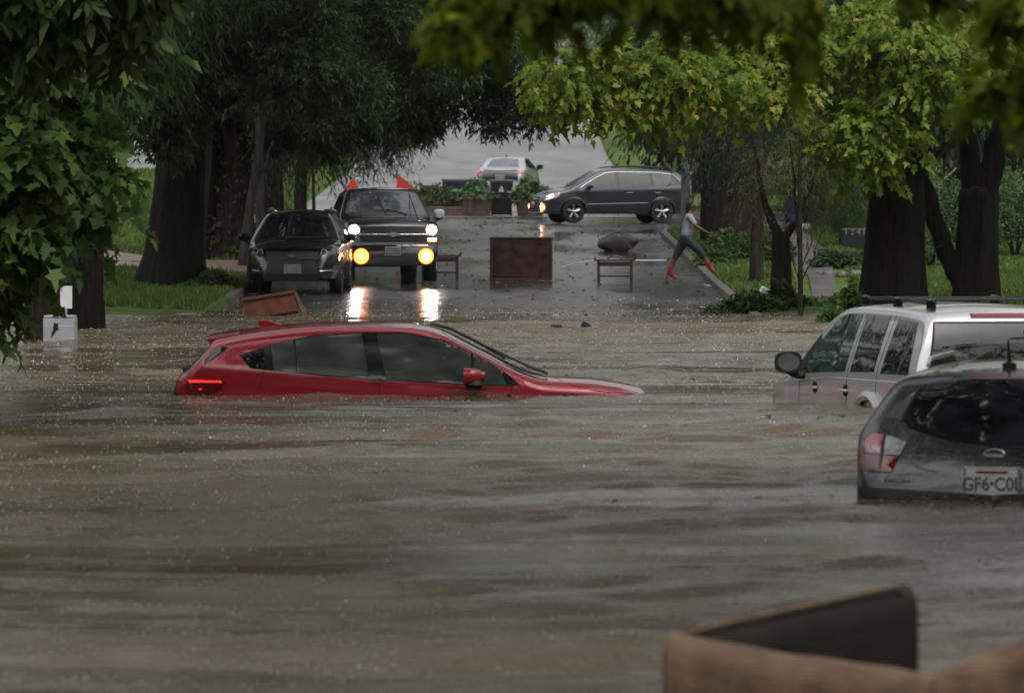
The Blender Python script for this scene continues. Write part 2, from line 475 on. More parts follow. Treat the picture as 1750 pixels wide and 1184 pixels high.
# paving of the footpath on the right
M['slab'] = mat('footpath_concrete', (.06, .054, .048), .5, var=.3, scale=2.2, bump=.4, bscale=25)
path = empty('footpath', (0, 0, 0)); tag(path, 'wet concrete footpath across the right verge', kind='structure')
line = [(5.75, 126), (5.85, 131), (6.2, 140), (6.6, 152), (6.95, 165), (7.25, 178), (7.4, 190)]
ly = np.array([p[1] for p in line]); lx = np.array([p[0] for p in line])
y = 126.0
while y < 190:
    x0 = np.interp(y, ly, lx); x1 = np.interp(y + 1.5, ly, lx)
    w = .26 + .18 * float(smooth(140, 165, np.array(y)))
    V = []
    for (xx, yy) in ((x0 - w, y + .02), (x0 + w, y + .02), (x1 + w, y + 1.47), (x1 - w, y + 1.47)):
        V.append((xx, yy, float(G(xx, yy)) + .05 + random.uniform(-.006, .006)))
    V += [(a, b, c - .12) for a, b, c in V]
    mb = MB().add(V, [(0, 1, 2, 3), (7, 6, 5, 4), (0, 4, 5, 1), (1, 5, 6, 2), (2, 6, 7, 3), (3, 7, 4, 0)])
    mb.build('paving_slab', M['slab'], path, bevel=.01, seg=1)
    y += 1.5
# left footpath and the driveway
M['drive'] = mat('salmon_driveway_concrete', (.20, .13, .10), .5, var=.2, scale=2, bump=.4, bscale=20)
drive = empty('driveway', (0, 0, 0)); tag(drive, 'salmon concrete driveway on the left behind the big trunk', kind='structure')
for (a0, a1) in ((-5.6, -7.6), (-7.62, -9.6), (-9.62, -11.6), (-11.62, -13.6)):
    V = [(x_, y_, float(G(x_, y_)) + .06) for x_, y_ in ((a1, 148), (a0, 148), (a0, 158), (a1, 158))]
    V += [(a, b, c - .15) for a, b, c in V]
    MB().add(V, [(0, 1, 2, 3), (7, 6, 5, 4), (0, 4, 5, 1), (1, 5, 6, 2), (2, 6, 7, 3), (3, 7, 4, 0)]).build('concrete_panel', M['drive'], drive, bevel=.01, seg=1)

# ------------------------------------------------------------------ grass blades on verges in view
def grass_field(name, label, boxes, n, h=.10, seed=1, c=((.05, .085, .015), (.085, .14, .025), (.15, .19, .05))):
    rg = np.random.default_rng(seed)
    P = []
    for (x0, x1, y0, y1, w) in boxes:
        k = int(n * w); P.append(np.stack([rg.uniform(x0, x1, k), rg.uniform(y0, y1, k)], 1))
    P = np.concatenate(P); X, Y = P[:, 0], P[:, 1]
    Z = G(X, Y)
    ok = (road_dist(X, Y) > .16) & (Z > .0)
    # leave the footpath and the driveway free
    px = np.interp(Y, ly, lx); ok &= ~((np.abs(X - px) < .56) & (Y > 128) & (Y < 191))
    ok &= ~((X < -5.6) & (X > -13.6) & (Y > 148) & (Y < 158))
    X, Y, Z = X[ok], Y[ok], Z[ok]; k = len(X)
    clump = .5 + .9 * (np.sin(X * 3.1 + Y * .8) * np.sin(Y * 1.9 - X) * .5 + .5)
    H = h * rg.uniform(.5, 1.4, k) * clump; A = rg.uniform(0, 6.28, k); B = rg.uniform(0, 6.28, k); w = rg.uniform(.008, .02, k) * (1 + Y / 120)
    lean = rg.uniform(.1, .6, k) * H
    V = np.zeros((k, 3, 3))
    V[:, 0] = np.stack([X - np.cos(A) * w, Y - np.sin(A) * w, Z - .01], 1)
    V[:, 1] = np.stack([X + np.cos(A) * w, Y + np.sin(A) * w, Z - .01], 1)
    V[:, 2] = np.stack([X + np.cos(B) * lean, Y + np.sin(B) * lean, Z + H], 1)
    me = np_mesh(name, V.reshape(-1, 3), np.arange(3 * k).reshape(-1, 3))
    o = link(name, me, leafmat(name + '_blades', c[0], c[1], c[2], .2, .5))
    return tag(o, label, 'grass', kind='stuff')
grass_field('grass', 'wet grass on the right verge and lawn', [(4.1, 12, 124, 160, .5), (4.1, 15, 160, 197, .5)], 150000, .085, 3)
grass_field('grass', 'wet grass on the left verge', [(-12, -5.2, 122, 150, .4), (-16, -5.2, 150, 197, .4), (-14, -5, 222, 260, .2)], 90000, .10, 4)

# ------------------------------------------------------------------ flood water
def ruffle(X, Y):
    """0 = slick, 1 = wind- and rain-ruffled; long patches lying across the view"""
    rg = np.random.default_rng(23)
    a = np.zeros_like(X)
    Yw = Y + 1.2 * np.sin(X * .35 + Y * .07) + .5 * np.sin(X * .9 + 2 + Y * .2)
    for k in range(12):
        lam = 1.6 * 6.0 ** rg.uniform(0, 1); q = rg.normal(0, .05)
        a += np.sin(2 * math.pi / lam * (Yw + q * X) + rg.uniform(0, 6.28)) * (.5 + lam / 9)
    a = a / 3.6
    for (yc, w, s) in ((43.5, 2.6, .9), (47.5, 1.0, .7), (53, .8, .6), (57, .7, .5), (97, 7, .8), (121, 7, -1.2), (27.5, 1.8, .6), (31.5, .7, .5), (36.5, 1.6, -.7), (66, 5, -.5), (25, .8, .7), (80, 4, -.6)):
        a += s * np.exp(-((Yw - yc) / w) ** 2)
    for k in range(10):                       # fine broken streaks
        lam = .45 * 3.0 ** rg.uniform(0, 1)
        a += .42 * np.sin(2 * math.pi / lam * (Yw + .04 * np.sin(X * rg.uniform(.8, 2.2) + k)) + k * 1.7) * np.maximum(0, np.sin(X * rg.uniform(.25, .9) + Y * rg.uniform(.1, .6) + k * 2.1)) 
    return 1 / (1 + np.exp(-3.4 * (a - .12)))
def water_z(X, Y):
    rg = np.random.default_rng(11)
    Z = np.zeros_like(X)
    # patches of ruffled and smooth water, drawn out across the view by the wind
    amp = .16 + 1.3 * ruffle(X, Y) ** 1.3
    for k in range(46):
        lam = .28 * (7.0 ** rg.uniform(0, 1))
        th = rg.normal(R(90), R(38)); kk = 2 * math.pi / lam
        a = .0042 * lam ** .9 * rg.uniform(.5, 1.2)
        Z += a * np.sin(kk * (math.cos(th) * X + math.sin(th) * Y) + rg.uniform(0, 6.28))
    Z *= amp
    for k in range(16):                  # long low swell and currents
        lam = 1.8 * 4.5 ** rg.uniform(0, 1); th = rg.normal(R(90), R(16)); kk = 2 * math.pi / lam
        Z += lam * .0016 * rg.uniform(.4, 1.2) * np.sin(kk * (math.cos(th) * X + math.sin(th) * Y) + rg.uniform(0, 6.28) + .6 * np.sin(X * .35 + k))
    fade = 1 - .55 * smooth(105, 128, Y)
    return Z * fade
wx = np.unique(np.concatenate([np.linspace(-60, -9, 40), np.arange(-9, 9.01, .105), np.linspace(9, 60, 40)]))
wy = np.unique(np.concatenate([np.arange(8, 17, .25), np.arange(17, 110, .068), np.arange(110, 136, .10)]))
wme = grid_sheet(wx, wy, water_z, 'flood_water')
_co = np.empty(len(wme.vertices) * 3, np.float32); wme.vertices.foreach_get('co', _co); _co = _co.reshape(-1, 3)
_at = wme.attributes.new('ruffle', 'FLOAT', 'POINT'); _at.data.foreach_set('value', ruffle(_co[:, 0].astype(float), _co[:, 1].astype(float)).astype(np.float32))
def watermat():
    m, n, l, b = _nt('muddy_flood_water')
    tc = n.new('ShaderNodeTexCoord')
    a = n.new('ShaderNodeTexNoise'); a.inputs['Scale'].default_value = .35; a.inputs['Detail'].default_value = 4
    mp = n.new('ShaderNodeMapping'); mp.inputs['Scale'].default_value = (.25, 1.0, 1)
    l.new(tc.outputs['Object'], mp.inputs[0]); l.new(mp.outputs[0], a.inputs['Vector'])
    r = ramp(n, [(.35, (.095, .072, .045)), (.65, (.160, .127, .088))]); l.new(a.outputs['Fac'], r.inputs[0]); l.new(r.outputs[0], b.inputs['Base Color'])
    mr = n.new('ShaderNodeMapRange'); mr.inputs[1].default_value = .35; mr.inputs[2].default_value = .65
    mr.inputs[3].default_value = .05; mr.inputs[4].default_value = .14
    ra = n.new('ShaderNodeAttribute'); ra.attribute_name = 'ruffle'
    mr.inputs[1].default_value = 0; mr.inputs[2].default_value = 1; mr.inputs[3].default_value = .09; mr.inputs[4].default_value = .22
    l.new(ra.outputs['Fac'], mr.inputs[0]); l.new(mr.outputs[0], b.inputs['Roughness'])
    b.inputs['IOR'].default_value = 1.33
    # rain-pitted surface
    f = n.new('ShaderNodeTexNoise'); f.inputs['Scale'].default_value = 16; f.inputs['Detail'].default_value = 6; f.inputs['Roughness'].default_value = .6
    l.new(tc.outputs['Object'], f.inputs['Vector'])
    vo = n.new('ShaderNodeTexVoronoi'); vo.inputs['Scale'].default_value = 5.5; l.new(tc.outputs['Object'], vo.inputs['Vector'])
    sn = n.new('ShaderNodeMath'); sn.operation = 'MULTIPLY'; sn.inputs[1].default_value = 42; l.new(vo.outputs['Distance'], sn.inputs[0])
    s2 = n.new('ShaderNodeMath'); s2.operation = 'SINE'; l.new(sn.outputs[0], s2.inputs[0])
    fall = n.new('ShaderNodeMapRange'); fall.inputs[1].default_value = 0; fall.inputs[2].default_value = .5; fall.inputs[3].default_value = .28; fall.inputs[4].default_value = 0
    l.new(vo.outputs['Distance'], fall.inputs[0])
    mm = n.new('ShaderNodeMath'); mm.operation = 'MULTIPLY_ADD'; l.new(s2.outputs[0], mm.inputs[0]); l.new(fall.outputs[0], mm.inputs[1]); l.new(f.outputs['Fac'], mm.inputs[2])
    bp = n.new('ShaderNodeBump'); bp.inputs['Distance'].default_value = .016
    w_ = n.new('ShaderNodeTexNoise'); w_.inputs['Scale'].default_value = 1.0; w_.inputs['Detail'].default_value = 3
    mpw = n.new('ShaderNodeMapping'); mpw.inputs['Scale'].default_value = (.05, .22, 1); l.new(tc.outputs['Object'], mpw.inputs[0]); l.new(mpw.outputs[0], w_.inputs['Vector'])
    mw = n.new('ShaderNodeMapRange'); mw.inputs[1].default_value = 0; mw.inputs[2].default_value = 1; mw.inputs[3].default_value = .20; mw.inputs[4].default_value = 1.0
    l.new(ra.outputs['Fac'], mw.inputs[0]); l.new(mw.outputs[0], bp.inputs['Strength'])
    l.new(mm.outputs[0], bp.inputs['Height']); l.new(bp.outputs[0], b.inputs['Normal'])
    return m
M['water'] = watermat()
water = link('flood_water', wme, M['water']); tag(water, kind='structure', label='muddy rain-pitted flood water covering the street')

# raindrop splashes: little crowns of water standing on the surface
def splashes():
    rg = np.random.default_rng(5)
    n = 16000
    Y = 18 + 116 * rg.uniform(0, 1, n) ** .85
    half = 875 / FPX * Y * 1.1 + .3
    X = rg.uniform(-1, 1, n) * half
    dens = np.sin(Y * .55 + 1) * .5 + np.sin(Y * .23 + X * .3) * .5
    keep = (rg.uniform(-1.2, 1.0, n) < dens) & (rg.uniform(0, 1, n) < .25 + .75 * smooth(30, 60, Y))
    X, Y = X[keep], Y[keep]; n = len(X)
    Z = np.maximum(0, np.where(Y > 128, zr(Y) + .03, 0))
    H = rg.uniform(.004, .016, n) * (1 + (rg.uniform(0, 1, n) > .9) * 1.0) * (.3 + .5 * smooth(25, 110, Y)); Wd = H * rg.uniform(.5, 1.4, n)
    V = np.zeros((n, 5, 3)); A = rg.uniform(0, 6.28, n)
    for k in range(3):
        a = A + k * 2.094
        V[:, k] = np.stack([X + np.cos(a) * Wd, Y + np.sin(a) * Wd, Z - .004], 1)
    V[:, 3] = np.stack([X + rg.normal(0, .3, n) * Wd, Y, Z + H], 1)
    V[:, 4] = np.stack([X + rg.normal(0, .6, n) * Wd * 1.5, Y, Z + H * .2], 1)
    F = np.array([[0, 1, 3], [1, 2, 3], [2, 0, 3]])
    FF = (np.arange(n)[:, None, None] * 5 + F[None]).reshape(-1, 3)
    me = np_mesh('raindrop_splashes', V.reshape(-1, 3), FF, True)
    m, nn, l, b = _nt('splash_water'); b.inputs['Base Color'].default_value = (.75, .75, .76, 1)
    b.inputs['Roughness'].default_value = .15; b.inputs['Transmission Weight'].default_value = .35; b.inputs['IOR'].default_value = 1.33
    tc = nn.new('ShaderNodeTexCoord'); z = nn.new('ShaderNodeTexNoise'); z.inputs['Scale'].default_value = 40
    l.new(tc.outputs['Object'], z.inputs['Vector']); rr = ramp(nn, [(.3, (.5, .5, .5)), (.7, (.9, .9, .92))]); l.new(z.outputs['Fac'], rr.inputs[0]); l.new(rr.outputs[0], b.inputs['Base Color'])
    o = link('raindrop_splashes', me, m); tag(o, 'small white raindrop splashes all over the flood water', 'splashes', kind='stuff')
splashes()
def pocks():
    rg = np.random.default_rng(15); n = 330000
    Y = 17.5 + 112 * rg.uniform(0, 1, n) ** .9
    X = rg.uniform(-1, 1, n) * (875 / FPX * Y * 1.12 + .4)
    rf_ = ruffle(X, Y)
    keep = rg.uniform(0, 1, n) < .14 + .80 * rf_ ** 2
    X, Y, rf_ = X[keep], Y[keep], rf_[keep]; n = len(X)
    H = np.minimum(rg.gamma(2.2, .0022, n), .011) * (.45 + .55 * smooth(25, 100, Y)) ; Wd = H * rg.uniform(1.0, 3.2, n); A = rg.uniform(0, 6.28, n)
    Z = water_z(X, Y)
    V = np.zeros((n, 4, 3))
    for k in range(3):
        a = A + k * 2.094
        V[:, k] = np.stack([X + np.cos(a) * Wd, Y + np.sin(a) * Wd, Z - .003], 1)
    V[:, 3] = np.stack([X + rg.normal(0, .4, n) * Wd, Y + rg.normal(0, .4, n) * Wd, Z + H], 1)
    FF = (np.arange(n)[:, None, None] * 4 + np.array([[0, 1, 3], [1, 2, 3], [2, 0, 3]])[None]).reshape(-1, 3)
    me = np_mesh('rain_pocks', V.reshape(-1, 3), FF, False)
    m = mat('pocked_water', (.26, .235, .215), .16, var=.25, scale=3)
    m.node_tree.nodes['Principled BSDF'].inputs['IOR'].default_value = 1.33
    o = link('rain_pocks', me, m); tag(o, 'tiny bumps raised by the rain on the muddy flood', 'ripples', kind='stuff')
pocks()
# ------------------------------------------------------------------ vehicles: lofted body shells with fitted panels
class Car:
    def __init__(s, name, label, cat, loc, rz, pitch, top, zbase, plan, belt, tum, rc, crown, arches, body, bulge=.07, roll=0.0, group=None, sec=None):
        s.root = empty(name, loc, (0, 0, 0), label, cat, group)
        s.root.rotation_mode = 'XYZ'
        s.root.rotation_euler = (roll, pitch, rz)
        s.mat = body
        tx = np.array([p[0] for p in top], float); tz = np.array([p[1] for p in top], float)
        for i in range(1, len(tx)):
            if tx[i] <= tx[i - 1]: tx[i] = tx[i - 1] + .004
        # resample along the outline, then soften
        L = np.concatenate([[0], np.cumsum(np.hypot(np.diff(tx), np.diff(tz)))])
        q = np.linspace(0, L[-1], 190)
        X = np.interp(q, L, tx); Z = np.interp(q, L, tz)
        for _ in range(3):
            X[1:-1] = (X[:-2] + 2 * X[1:-1] + X[2:]) / 4; Z[1:-1] = (Z[:-2] + 2 * Z[1:-1] + Z[2:]) / 4
        s.X, s.Z = X, Z
        extra = []
        for (ax, az, ar) in arches: extra += list(ax + ar * np.cos(np.linspace(0, math.pi, 22)))
        xs_ = np.unique(np.round(np.concatenate([X, extra]), 4))
        zt = np.interp(xs_, X, Z)
        pl = lambda x: float(np.interp(x, [p[0] for p in plan], [p[1] for p in plan]))
        be = lambda x: float(np.interp(x, [p[0] for p in belt], [p[1] for p in belt]))
        s.pl, s.be = pl, be
        s.W = lambda x, z: s._W(x, z, zbase, tum, bulge)
        V = []; KS, KC, KT = 20, 9, 9
        for x, t in zip(xs_, zt):
            zb = zbase
            for (ax, az, ar) in arches:
                if abs(x - ax) < ar: zb = max(zb, az + math.sqrt(ar * ar - (x - ax) ** 2))
            zb = min(zb, t - .03)
            h = t - zb
            r_ = min(rc, h * .45); cr = min(crown, h * .2)
            zs = t - cr - r_
            sec_ = []
            for k in range(KS):
                z = zb + (zs - zb) * k / (KS - 1); sec_.append((s.W(x, z), z))
            Ws = sec_[-1][0]; ry = min(r_ * 1.7, Ws * .5)
            for k in range(1, KC + 1):
                a = k / KC * math.pi / 2
                sec_.append((Ws - ry * (1 - math.cos(a)), zs + r_ * math.sin(a)))
            y1 = Ws - ry
            # blend of crown: from the corner to the centre line
            for k in range(1, KT + 1):
                u = 1 - k / KT; sec_.append((y1 * u, t - cr * u * u))
            V.append(sec_)
        ns = len(V); ms = len(V[0]); nn = 2 * ms - 1
        P = []
        for x, sec_ in zip(xs_, V):
            for (y, z) in sec_: P.append((x, y, z))
            for (y, z) in sec_[-2::-1]: P.append((x, -y, z))
        F = []
        for i in range(ns - 1):
            for k in range(nn - 1):
                a = i * nn + k; F.append((a, a + 1, a + nn + 1, a + nn))
            F.append((i * nn + nn - 1, i * nn, (i + 1) * nn, (i + 1) * nn + nn - 1))
        F.append(tuple(range(nn))[::-1]); F.append(tuple((ns - 1) * nn + k for k in range(nn)))
        mb = MB(); mb.v = P; mb.f = F
        me = mb.mesh('body', True, angle=48)
        s.body = link('body', me, body, s.root)
        s.bvh = BVHTree.FromPolygons([Vector(p) for p in P], F)
    def _W(s, x, z, zb, tum, bulge):
        P = s.pl(x); b = s.be(x)
        if z <= b:
            u = max(0, min(1, (z - zb) / max(.05, b - zb)))
            return P * (1 - bulge * (u - .62) ** 2 * (2.4 if u < .62 else 1.0))
        wb = P * (1 - bulge * .1444)
        return max(.1, wb - tum * (z - b) - .12 * (z - b) ** 2)
    def hit(s, axis, a, b):
        if axis == 'L': o, d = Vector((a, 3, b)), Vector((0, -1, 0))
        elif axis == 'R': o, d = Vector((a, -3, b)), Vector((0, 1, 0))
        elif axis == 'F': o, d = Vector((6, a, b)), Vector((-1, 0, 0))
        elif axis == 'B': o, d = Vector((-6, a, b)), Vector((1, 0, 0))
        else: o, d = Vector((a, b, 5)), Vector((0, 0, -1))
        h = s.bvh.ray_cast(o, d)
        if h[0] is None:
            mid = {'L': Vector((a, .8, b)), 'R': Vector((a, -.8, b)), 'F': Vector((2.2, a, b)), 'B': Vector((-2.2, a, b)), 'T': Vector((a, b, 1.2))}[axis]
            h = s.bvh.find_nearest(mid)
        return h[0], -d
    def patch(s, name, poly, axis, m, off=.006, res=.07, it=1, parent=None, depth=.02, label=None):
        if it: poly = chaikin(poly, it)
        xs_ = [p[0] for p in poly]; ys_ = [p[1] for p in poly]
        # boundary refined
        bp = []
        n = len(poly)
        for i in range(n):
            a = Vector(poly[i]); b = Vector(poly[(i + 1) % n]); k = max(1, int((b - a).length / res))
            for j in range(k): bp.append(a.lerp(b, j / k))
        nb = len(bp)
        pts = list(bp)
        def inside(x, y):
            c = False; j = n - 1
            for i in range(n):
                if (poly[i][1] > y) != (poly[j][1] > y) and x < (poly[j][0] - poly[i][0]) * (y - poly[i][1]) / (poly[j][1] - poly[i][1]) + poly[i][0]: c = not c
                j = i
            return c
        x = min(xs_) + res / 2
        while x < max(xs_):
            y = min(ys_) + res / 2
            while y < max(ys_):
                if inside(x, y) and min((Vector((x, y)) - b).length for b in bp) > res * .45: pts.append(Vector((x, y)))
                y += res
            x += res
        vv, ee, ff, *_ = delaunay_2d_cdt(pts, [(i, (i + 1) % nb) for i in range(nb)], [], 1, 1e-5)
        P = []
        for v in vv:
            p, nrm = s.hit(axis, v.x, v.y); P.append(p + nrm * off)
        Q = len(P)
        F = [tuple(f) for f in ff]
        # skirt back into the body
        cnt = {}
        for f in F:
            for i in range(len(f)):
                e = (f[i], f[(i + 1) % len(f)]); k = tuple(sorted(e)); cnt.setdefault(k, []).append(e)
        idx = {}
        for k, es in cnt.items():
            if len(es) == 1:
                a, b = es[0]
                for q in (a, b):
                    if q not in idx:
                        idx[q] = len(P); P.append(P[q] - nrm * (off + depth))
                F.append((b, a, idx[a], idx[b]))
        mb = MB(); mb.v = [tuple(p) for p in P]; mb.f = F
        me = mb.mesh(name, True, angle=50)
        o = link(name, me, m, parent or s.root)
        if label: o['label'] = label
        return o
    def both(s, name, poly, m, **k):
        return s.patch(name, poly, 'L', m, **k), s.patch(name, poly, 'R', m, **k)
    def mirrored(s, name, poly, axis, m, **k):
        return s.patch(name, poly, axis, m, **k), s.patch(name, [(-a, b) if axis in 'FB' else (a, -b) for a, b in poly], axis, m, **k)
    def strip(s, name, pts, axis, width, m, off=.010, r=None, parent=None, close=False):
        pts = [Vector(p) for p in pts]
        if close: pts = pts + [pts[0]]
        pp = []
        for a, b in zip(pts[:-1], pts[1:]):
            k = max(1, int((b - a).length / .05))
            pp += [a.lerp(b, j / k) for j in range(k)]
        pp.append(pts[-1])
        line = []
        for p in pp:
            h, nrm = s.hit(axis, p.x, p.y); line.append(h + nrm * (off - width / 2))
        return MB().tube(line, width / 2, 6).build(name, m, parent or s.root, smooth=True)
    def seam(s, pts, axis, width=.009):
        return s.strip('panel_gap', pts, axis, width, M['plastic'], off=.0035)
    def wheel(s, x, y, z, r=.34, w=.22, rim=.66, spokes=6, turn=0.0, mrim=None, detail=True):
        e = empty('wheel', (x, y, z), (0, 0, turn)); e.parent = s.root
        MB().lathe([(r * .62, -w / 2), (r * .94, -w / 2), (r, -w * .36), (r, w * .36), (r * .94, w / 2), (r * .62, w / 2)], 36, axis='Y', close=True).build('tyre', M['rubber'], e, smooth=True)
        rr = r * rim; sgn = 1 if y > 0 else -1; f = sgn * w * .38
        mr = mrim or M['alloy']
        mb = MB().lathe([(rr, f + .02 * sgn), (rr * 1.02, f), (rr * .93, f - .02 * sgn), (rr * .90, f - .09 * sgn), (rr * .96, f - .1 * sgn)], 32, axis='Y', close=True)
        mb.lathe([(rr * .17, f - .04 * sgn), (rr * .2, f - .004 * sgn), (rr * .12, f + .012 * sgn)], 16, axis='Y')
        for k in range(spokes):
            a = 2 * math.pi * k / spokes + .3
            c, sn = math.cos(a), math.sin(a)
            for da in (-.10, .10):
                c2, s2 = math.cos(a + da), math.sin(a + da)
                mb.tube([(c * rr * .12, f - .02 * sgn, sn * rr * .12), (c2 * rr * .6, f - .012 * sgn, s2 * rr * .6), (c2 * rr * .95, f - .004 * sgn, s2 * rr * .95)], [rr * .09, rr * .075, rr * .085], 6)
        mb.build('rim', mr, e, smooth=True)
        MB().lathe([(rr * .9, f - .12 * sgn), (rr * .5, f - .115 * sgn)], 24, axis='Y').build('brake_disc', M['plastic'], e)
        return e
    def wiper(s, pts, r=.011):
        return MB().tube(pts, r, 6).build('wiper', M['plastic'], s.root, smooth=True)
    def mirror(s, x, y, z, cap, size=(.13, .24, .17), arm=True, glassm=None):
        """door mirror with its foot; cap coloured, mirror glass on the rear face"""
        sg = 1 if y > 0 else -1
        e = empty('side_mirror', (x, y, z)); e.parent = s.root
        mb = MB(); n = 14
        prof = []
        for i in range(9):
            u = i / 8; rr_ = math.sin(math.pi * min(.5, .12 + u * .5)) if i else .55
            prof.append((u, rr_))
        V = []; F = []
        for (u, rr_) in prof[::-1]:
            for k in range(n):
                a = 2 * math.pi * k / n; ca, sa = math.cos(a), math.sin(a)
                ex = math.copysign(abs(ca) ** .6, ca); ez = math.copysign(abs(sa) ** .6, sa)
                V.append((-size[0] * .5 + size[0] * (1 - u), ex * size[1] / 2 * rr_, ez * size[2] / 2 * rr_))
        for i in range(8):
            for k in range(n): F.append((i * n + k, i * n + (k + 1) % n, (i + 1) * n + (k + 1) % n, (i + 1) * n + k))
        F.append(tuple(range(n))[::-1]); F.append(tuple(8 * n + k for k in range(n)))
        MB().add(V, F).build('mirror_housing', cap, e, smooth=True)
        MB().lathe([(.001, 0), (size[2] * .40, 0), (size[2] * .42, .006)], 20, axis='X').build('mirror_glass', glassm or M['glass_mid'], e, loc=(-size[0] * .5 - .004, 0, 0)).scale = (1, size[1] / size[2], 1)
        if arm: MB().tube([(0, 0, -size[2] * .35), (.0, -sg * .10, -size[2] * .62), (.02, -sg * .22, -size[2] * .6)], [.035, .035, .045], 8).build('mirror_foot', M['plastic'], e, smooth=True)
        return e

def text_mesh(name, txt, size, m, parent, loc, rot, ext=.002, bold=0.0, sx=1.0):
    cu = bpy.data.curves.new(name, 'FONT'); cu.body = txt; cu.size = size; cu.extrude = ext; cu.offset = bold
    cu.align_x = 'CENTER'; cu.align_y = 'CENTER'
    tmp = bpy.data.objects.new(name, cu); COL.objects.link(tmp)
    dg = bpy.context.evaluated_depsgraph_get()
    me = bpy.data.meshes.new_from_object(tmp.evaluated_get(dg)); me.name = name
    bpy.data.objects.remove(tmp)
    o = link(name, me, m, parent, loc, rot); o.scale = (sx, 1, 1)
    return o

def plate(root, x, y, z, facing, txt, w=.305, h=.155, m=None, ink=None, tilt=0.0, dot=False):
    """number plate; facing 'B' looks to the car's rear, 'F' to its front"""
    sgn = -1 if facing == 'B' else 1
    e = empty('license_plate', (x, y, z), (0, tilt, 0)); e.parent = root
    MB().box((0, 0, 0), (.008, w + .03, h + .026)).build('plate_frame', M['alloy'], e, bevel=.004)
    MB().box((sgn * .006, 0, 0), (.006, w, h)).build('plate_panel', m or M['plate'], e, bevel=.002)
    if txt:
        rz = R(-90) if facing == 'B' else R(90)
        text_mesh('plate_lettering', txt, h * .72, ink or M['plate_ink'], e, (sgn * .0105, 0, -.012), (R(90), 0, rz), .0015, .0016, .86)
        if dot: MB().lathe([(.012, 0), (.012, .003)], 12, axis='X').build('plate_emblem', M['plate_red'], e, loc=(sgn * .0105, .0, -.005))
        MB().box((sgn * .0100, 0, h * .40), (.002, w * .62, h * .09)).build('plate_header', M['plate_red'], e)
    return e

# ================================================================ 1. red hatchback, flooded to the windows
S = 180.0
def rx(px): return (px - 702) / S
def rzz(py): return (672 - py) / S
top = [(-2.222, -.5), (-2.222, .08), (-2.205, .15), (-2.16, .195), (-2.11, .215), (-1.875, .475), (-1.862, .535), (-1.583, .590), (-1.3, .628), (-1.01, .655),
       (-.7, .667), (-.478, .669), (-.2, .667), (0.02, .655), (.2, .622), (.34, .574), (.717, .383), (1.0, .24), (1.2, .165), (1.36, .152),
       (1.7, .135), (1.97, .095), (2.18, .045), (2.28, -.04), (2.29, -.5)]
c = Car('hatchback', 'red hatchback drowned up to its windows in the middle of the flood', 'car', (rx(702) * 0 + (702 - CX) / S, 66.667, .022), 0, 0,
        top, -.5, [(-2.222, .62), (-2.17, .76), (-2.05, .84), (-1.7, .885), (0, .90), (1.2, .89), (1.7, .83), (2.0, .74), (2.2, .58), (2.29, .40)],
        [(-2.25, .20), (-1.9, .26), (-1.49, .245), (1.04, .075), (1.3, .05), (2.3, -.1)], .50, .105, .035, [], M['red'])
def P_(*pts): return [(rx(a), rzz(b)) for a, b in pts]
for ax in 'RL':
    c.patch('window', P_((458, 594), (484, 586), (544, 575), (622, 571), (634, 646), (560, 640), (463, 630)), ax, M['glass_fog'], off=.011, it=0, label='fogged rear door window')
    c.patch('window', P_((420, 608), (449, 597), (463, 593), (468, 630), (436, 626)), ax, M['glass_dark'], off=.010, it=0)
    c.patch('window', P_((641, 571), (680, 571), (705, 573), (755, 583), (803, 604), (806, 606), (806, 655), (660, 648)), ax, M['glass_fog'], off=.011, it=0, label='fogged front door window')
    c.patch('window', P_((811, 608), (856, 632), (866, 657), (811, 655)), ax, M['glass_fog'], off=.011, it=0, label='small front corner window')
    c.patch('window_frame', P_((416, 607), (448, 595), (484, 585), (544, 572.5), (625, 568.5), (690, 569), (712, 572.5), (758, 581), (806, 602), (856, 629.5), (891, 658), (866, 658.5), (680, 650), (560, 642), (433, 628.5)), ax, M['gloss_black'], off=.006, it=0)
    c.patch('pillar_trim', P_((621, 570), (645, 570), (664, 650), (634, 647)), ax, M['gloss_black'], off=.016, it=0)
    c.patch('pillar_trim', P_((456, 593), (468, 590), (473, 631), (458, 629.5)), ax, M['gloss_black'], off=.015, it=0)
    c.strip('window_divider', P_((507, 582), (514, 636)), ax, .022, M['gloss_black'], off=.024)
    c.strip('window_divider', P_((807, 604), (811, 656)), ax, .026, M['gloss_black'], off=.024)
    c.seam(P_((651, 650), (653, 690)), ax); c.seam(P_((458, 631), (452, 655), (430, 690)), ax)
    c.seam(P_((873, 659), (875, 690)), ax); c.seam(P_((417, 567.5), (413, 585), (396, 594)), ax, .007)
    c.seam(P_((948, 646.5), (978, 659), (1030, 669), (1085, 674)), ax, .008)
    c.patch('tail_lamp', P_((322, 649), (386, 648.5), (392, 654), (374, 672), (322, 672)), ax, M['lens_dark_red'], off=.006, it=0)
    c.patch('lit_lamp_strip', P_((328, 648.5), (384, 649.5), (386, 653), (330, 653)), ax, M['glow_tail'], off=.012, it=0)
    c.patch('reflector', P_((346, 662), (352, 662), (352, 666), (346, 666)), ax, M['glow_red'], off=.014, it=0)
    c.patch('quarter_trim', P_((324, 634), (369, 590), (396, 593.5), (346, 633)), ax, M['glass_dark'], off=.003, it=0)
    c.patch('hood_edge', P_((948, 646), (1000, 651), (1060, 664), (1100, 676), (1060, 676), (985, 662)), ax, M['red'], off=.002, it=0)
c.patch('windscreen', [(1.18, -.66), (1.24, -.35), (1.26, 0), (1.24, .35), (1.18, .66), (.36, .545), (.30, .3), (.29, 0), (.30, -.3), (.36, -.545)], 'T', M['glass_mid'], off=.004, it=0)
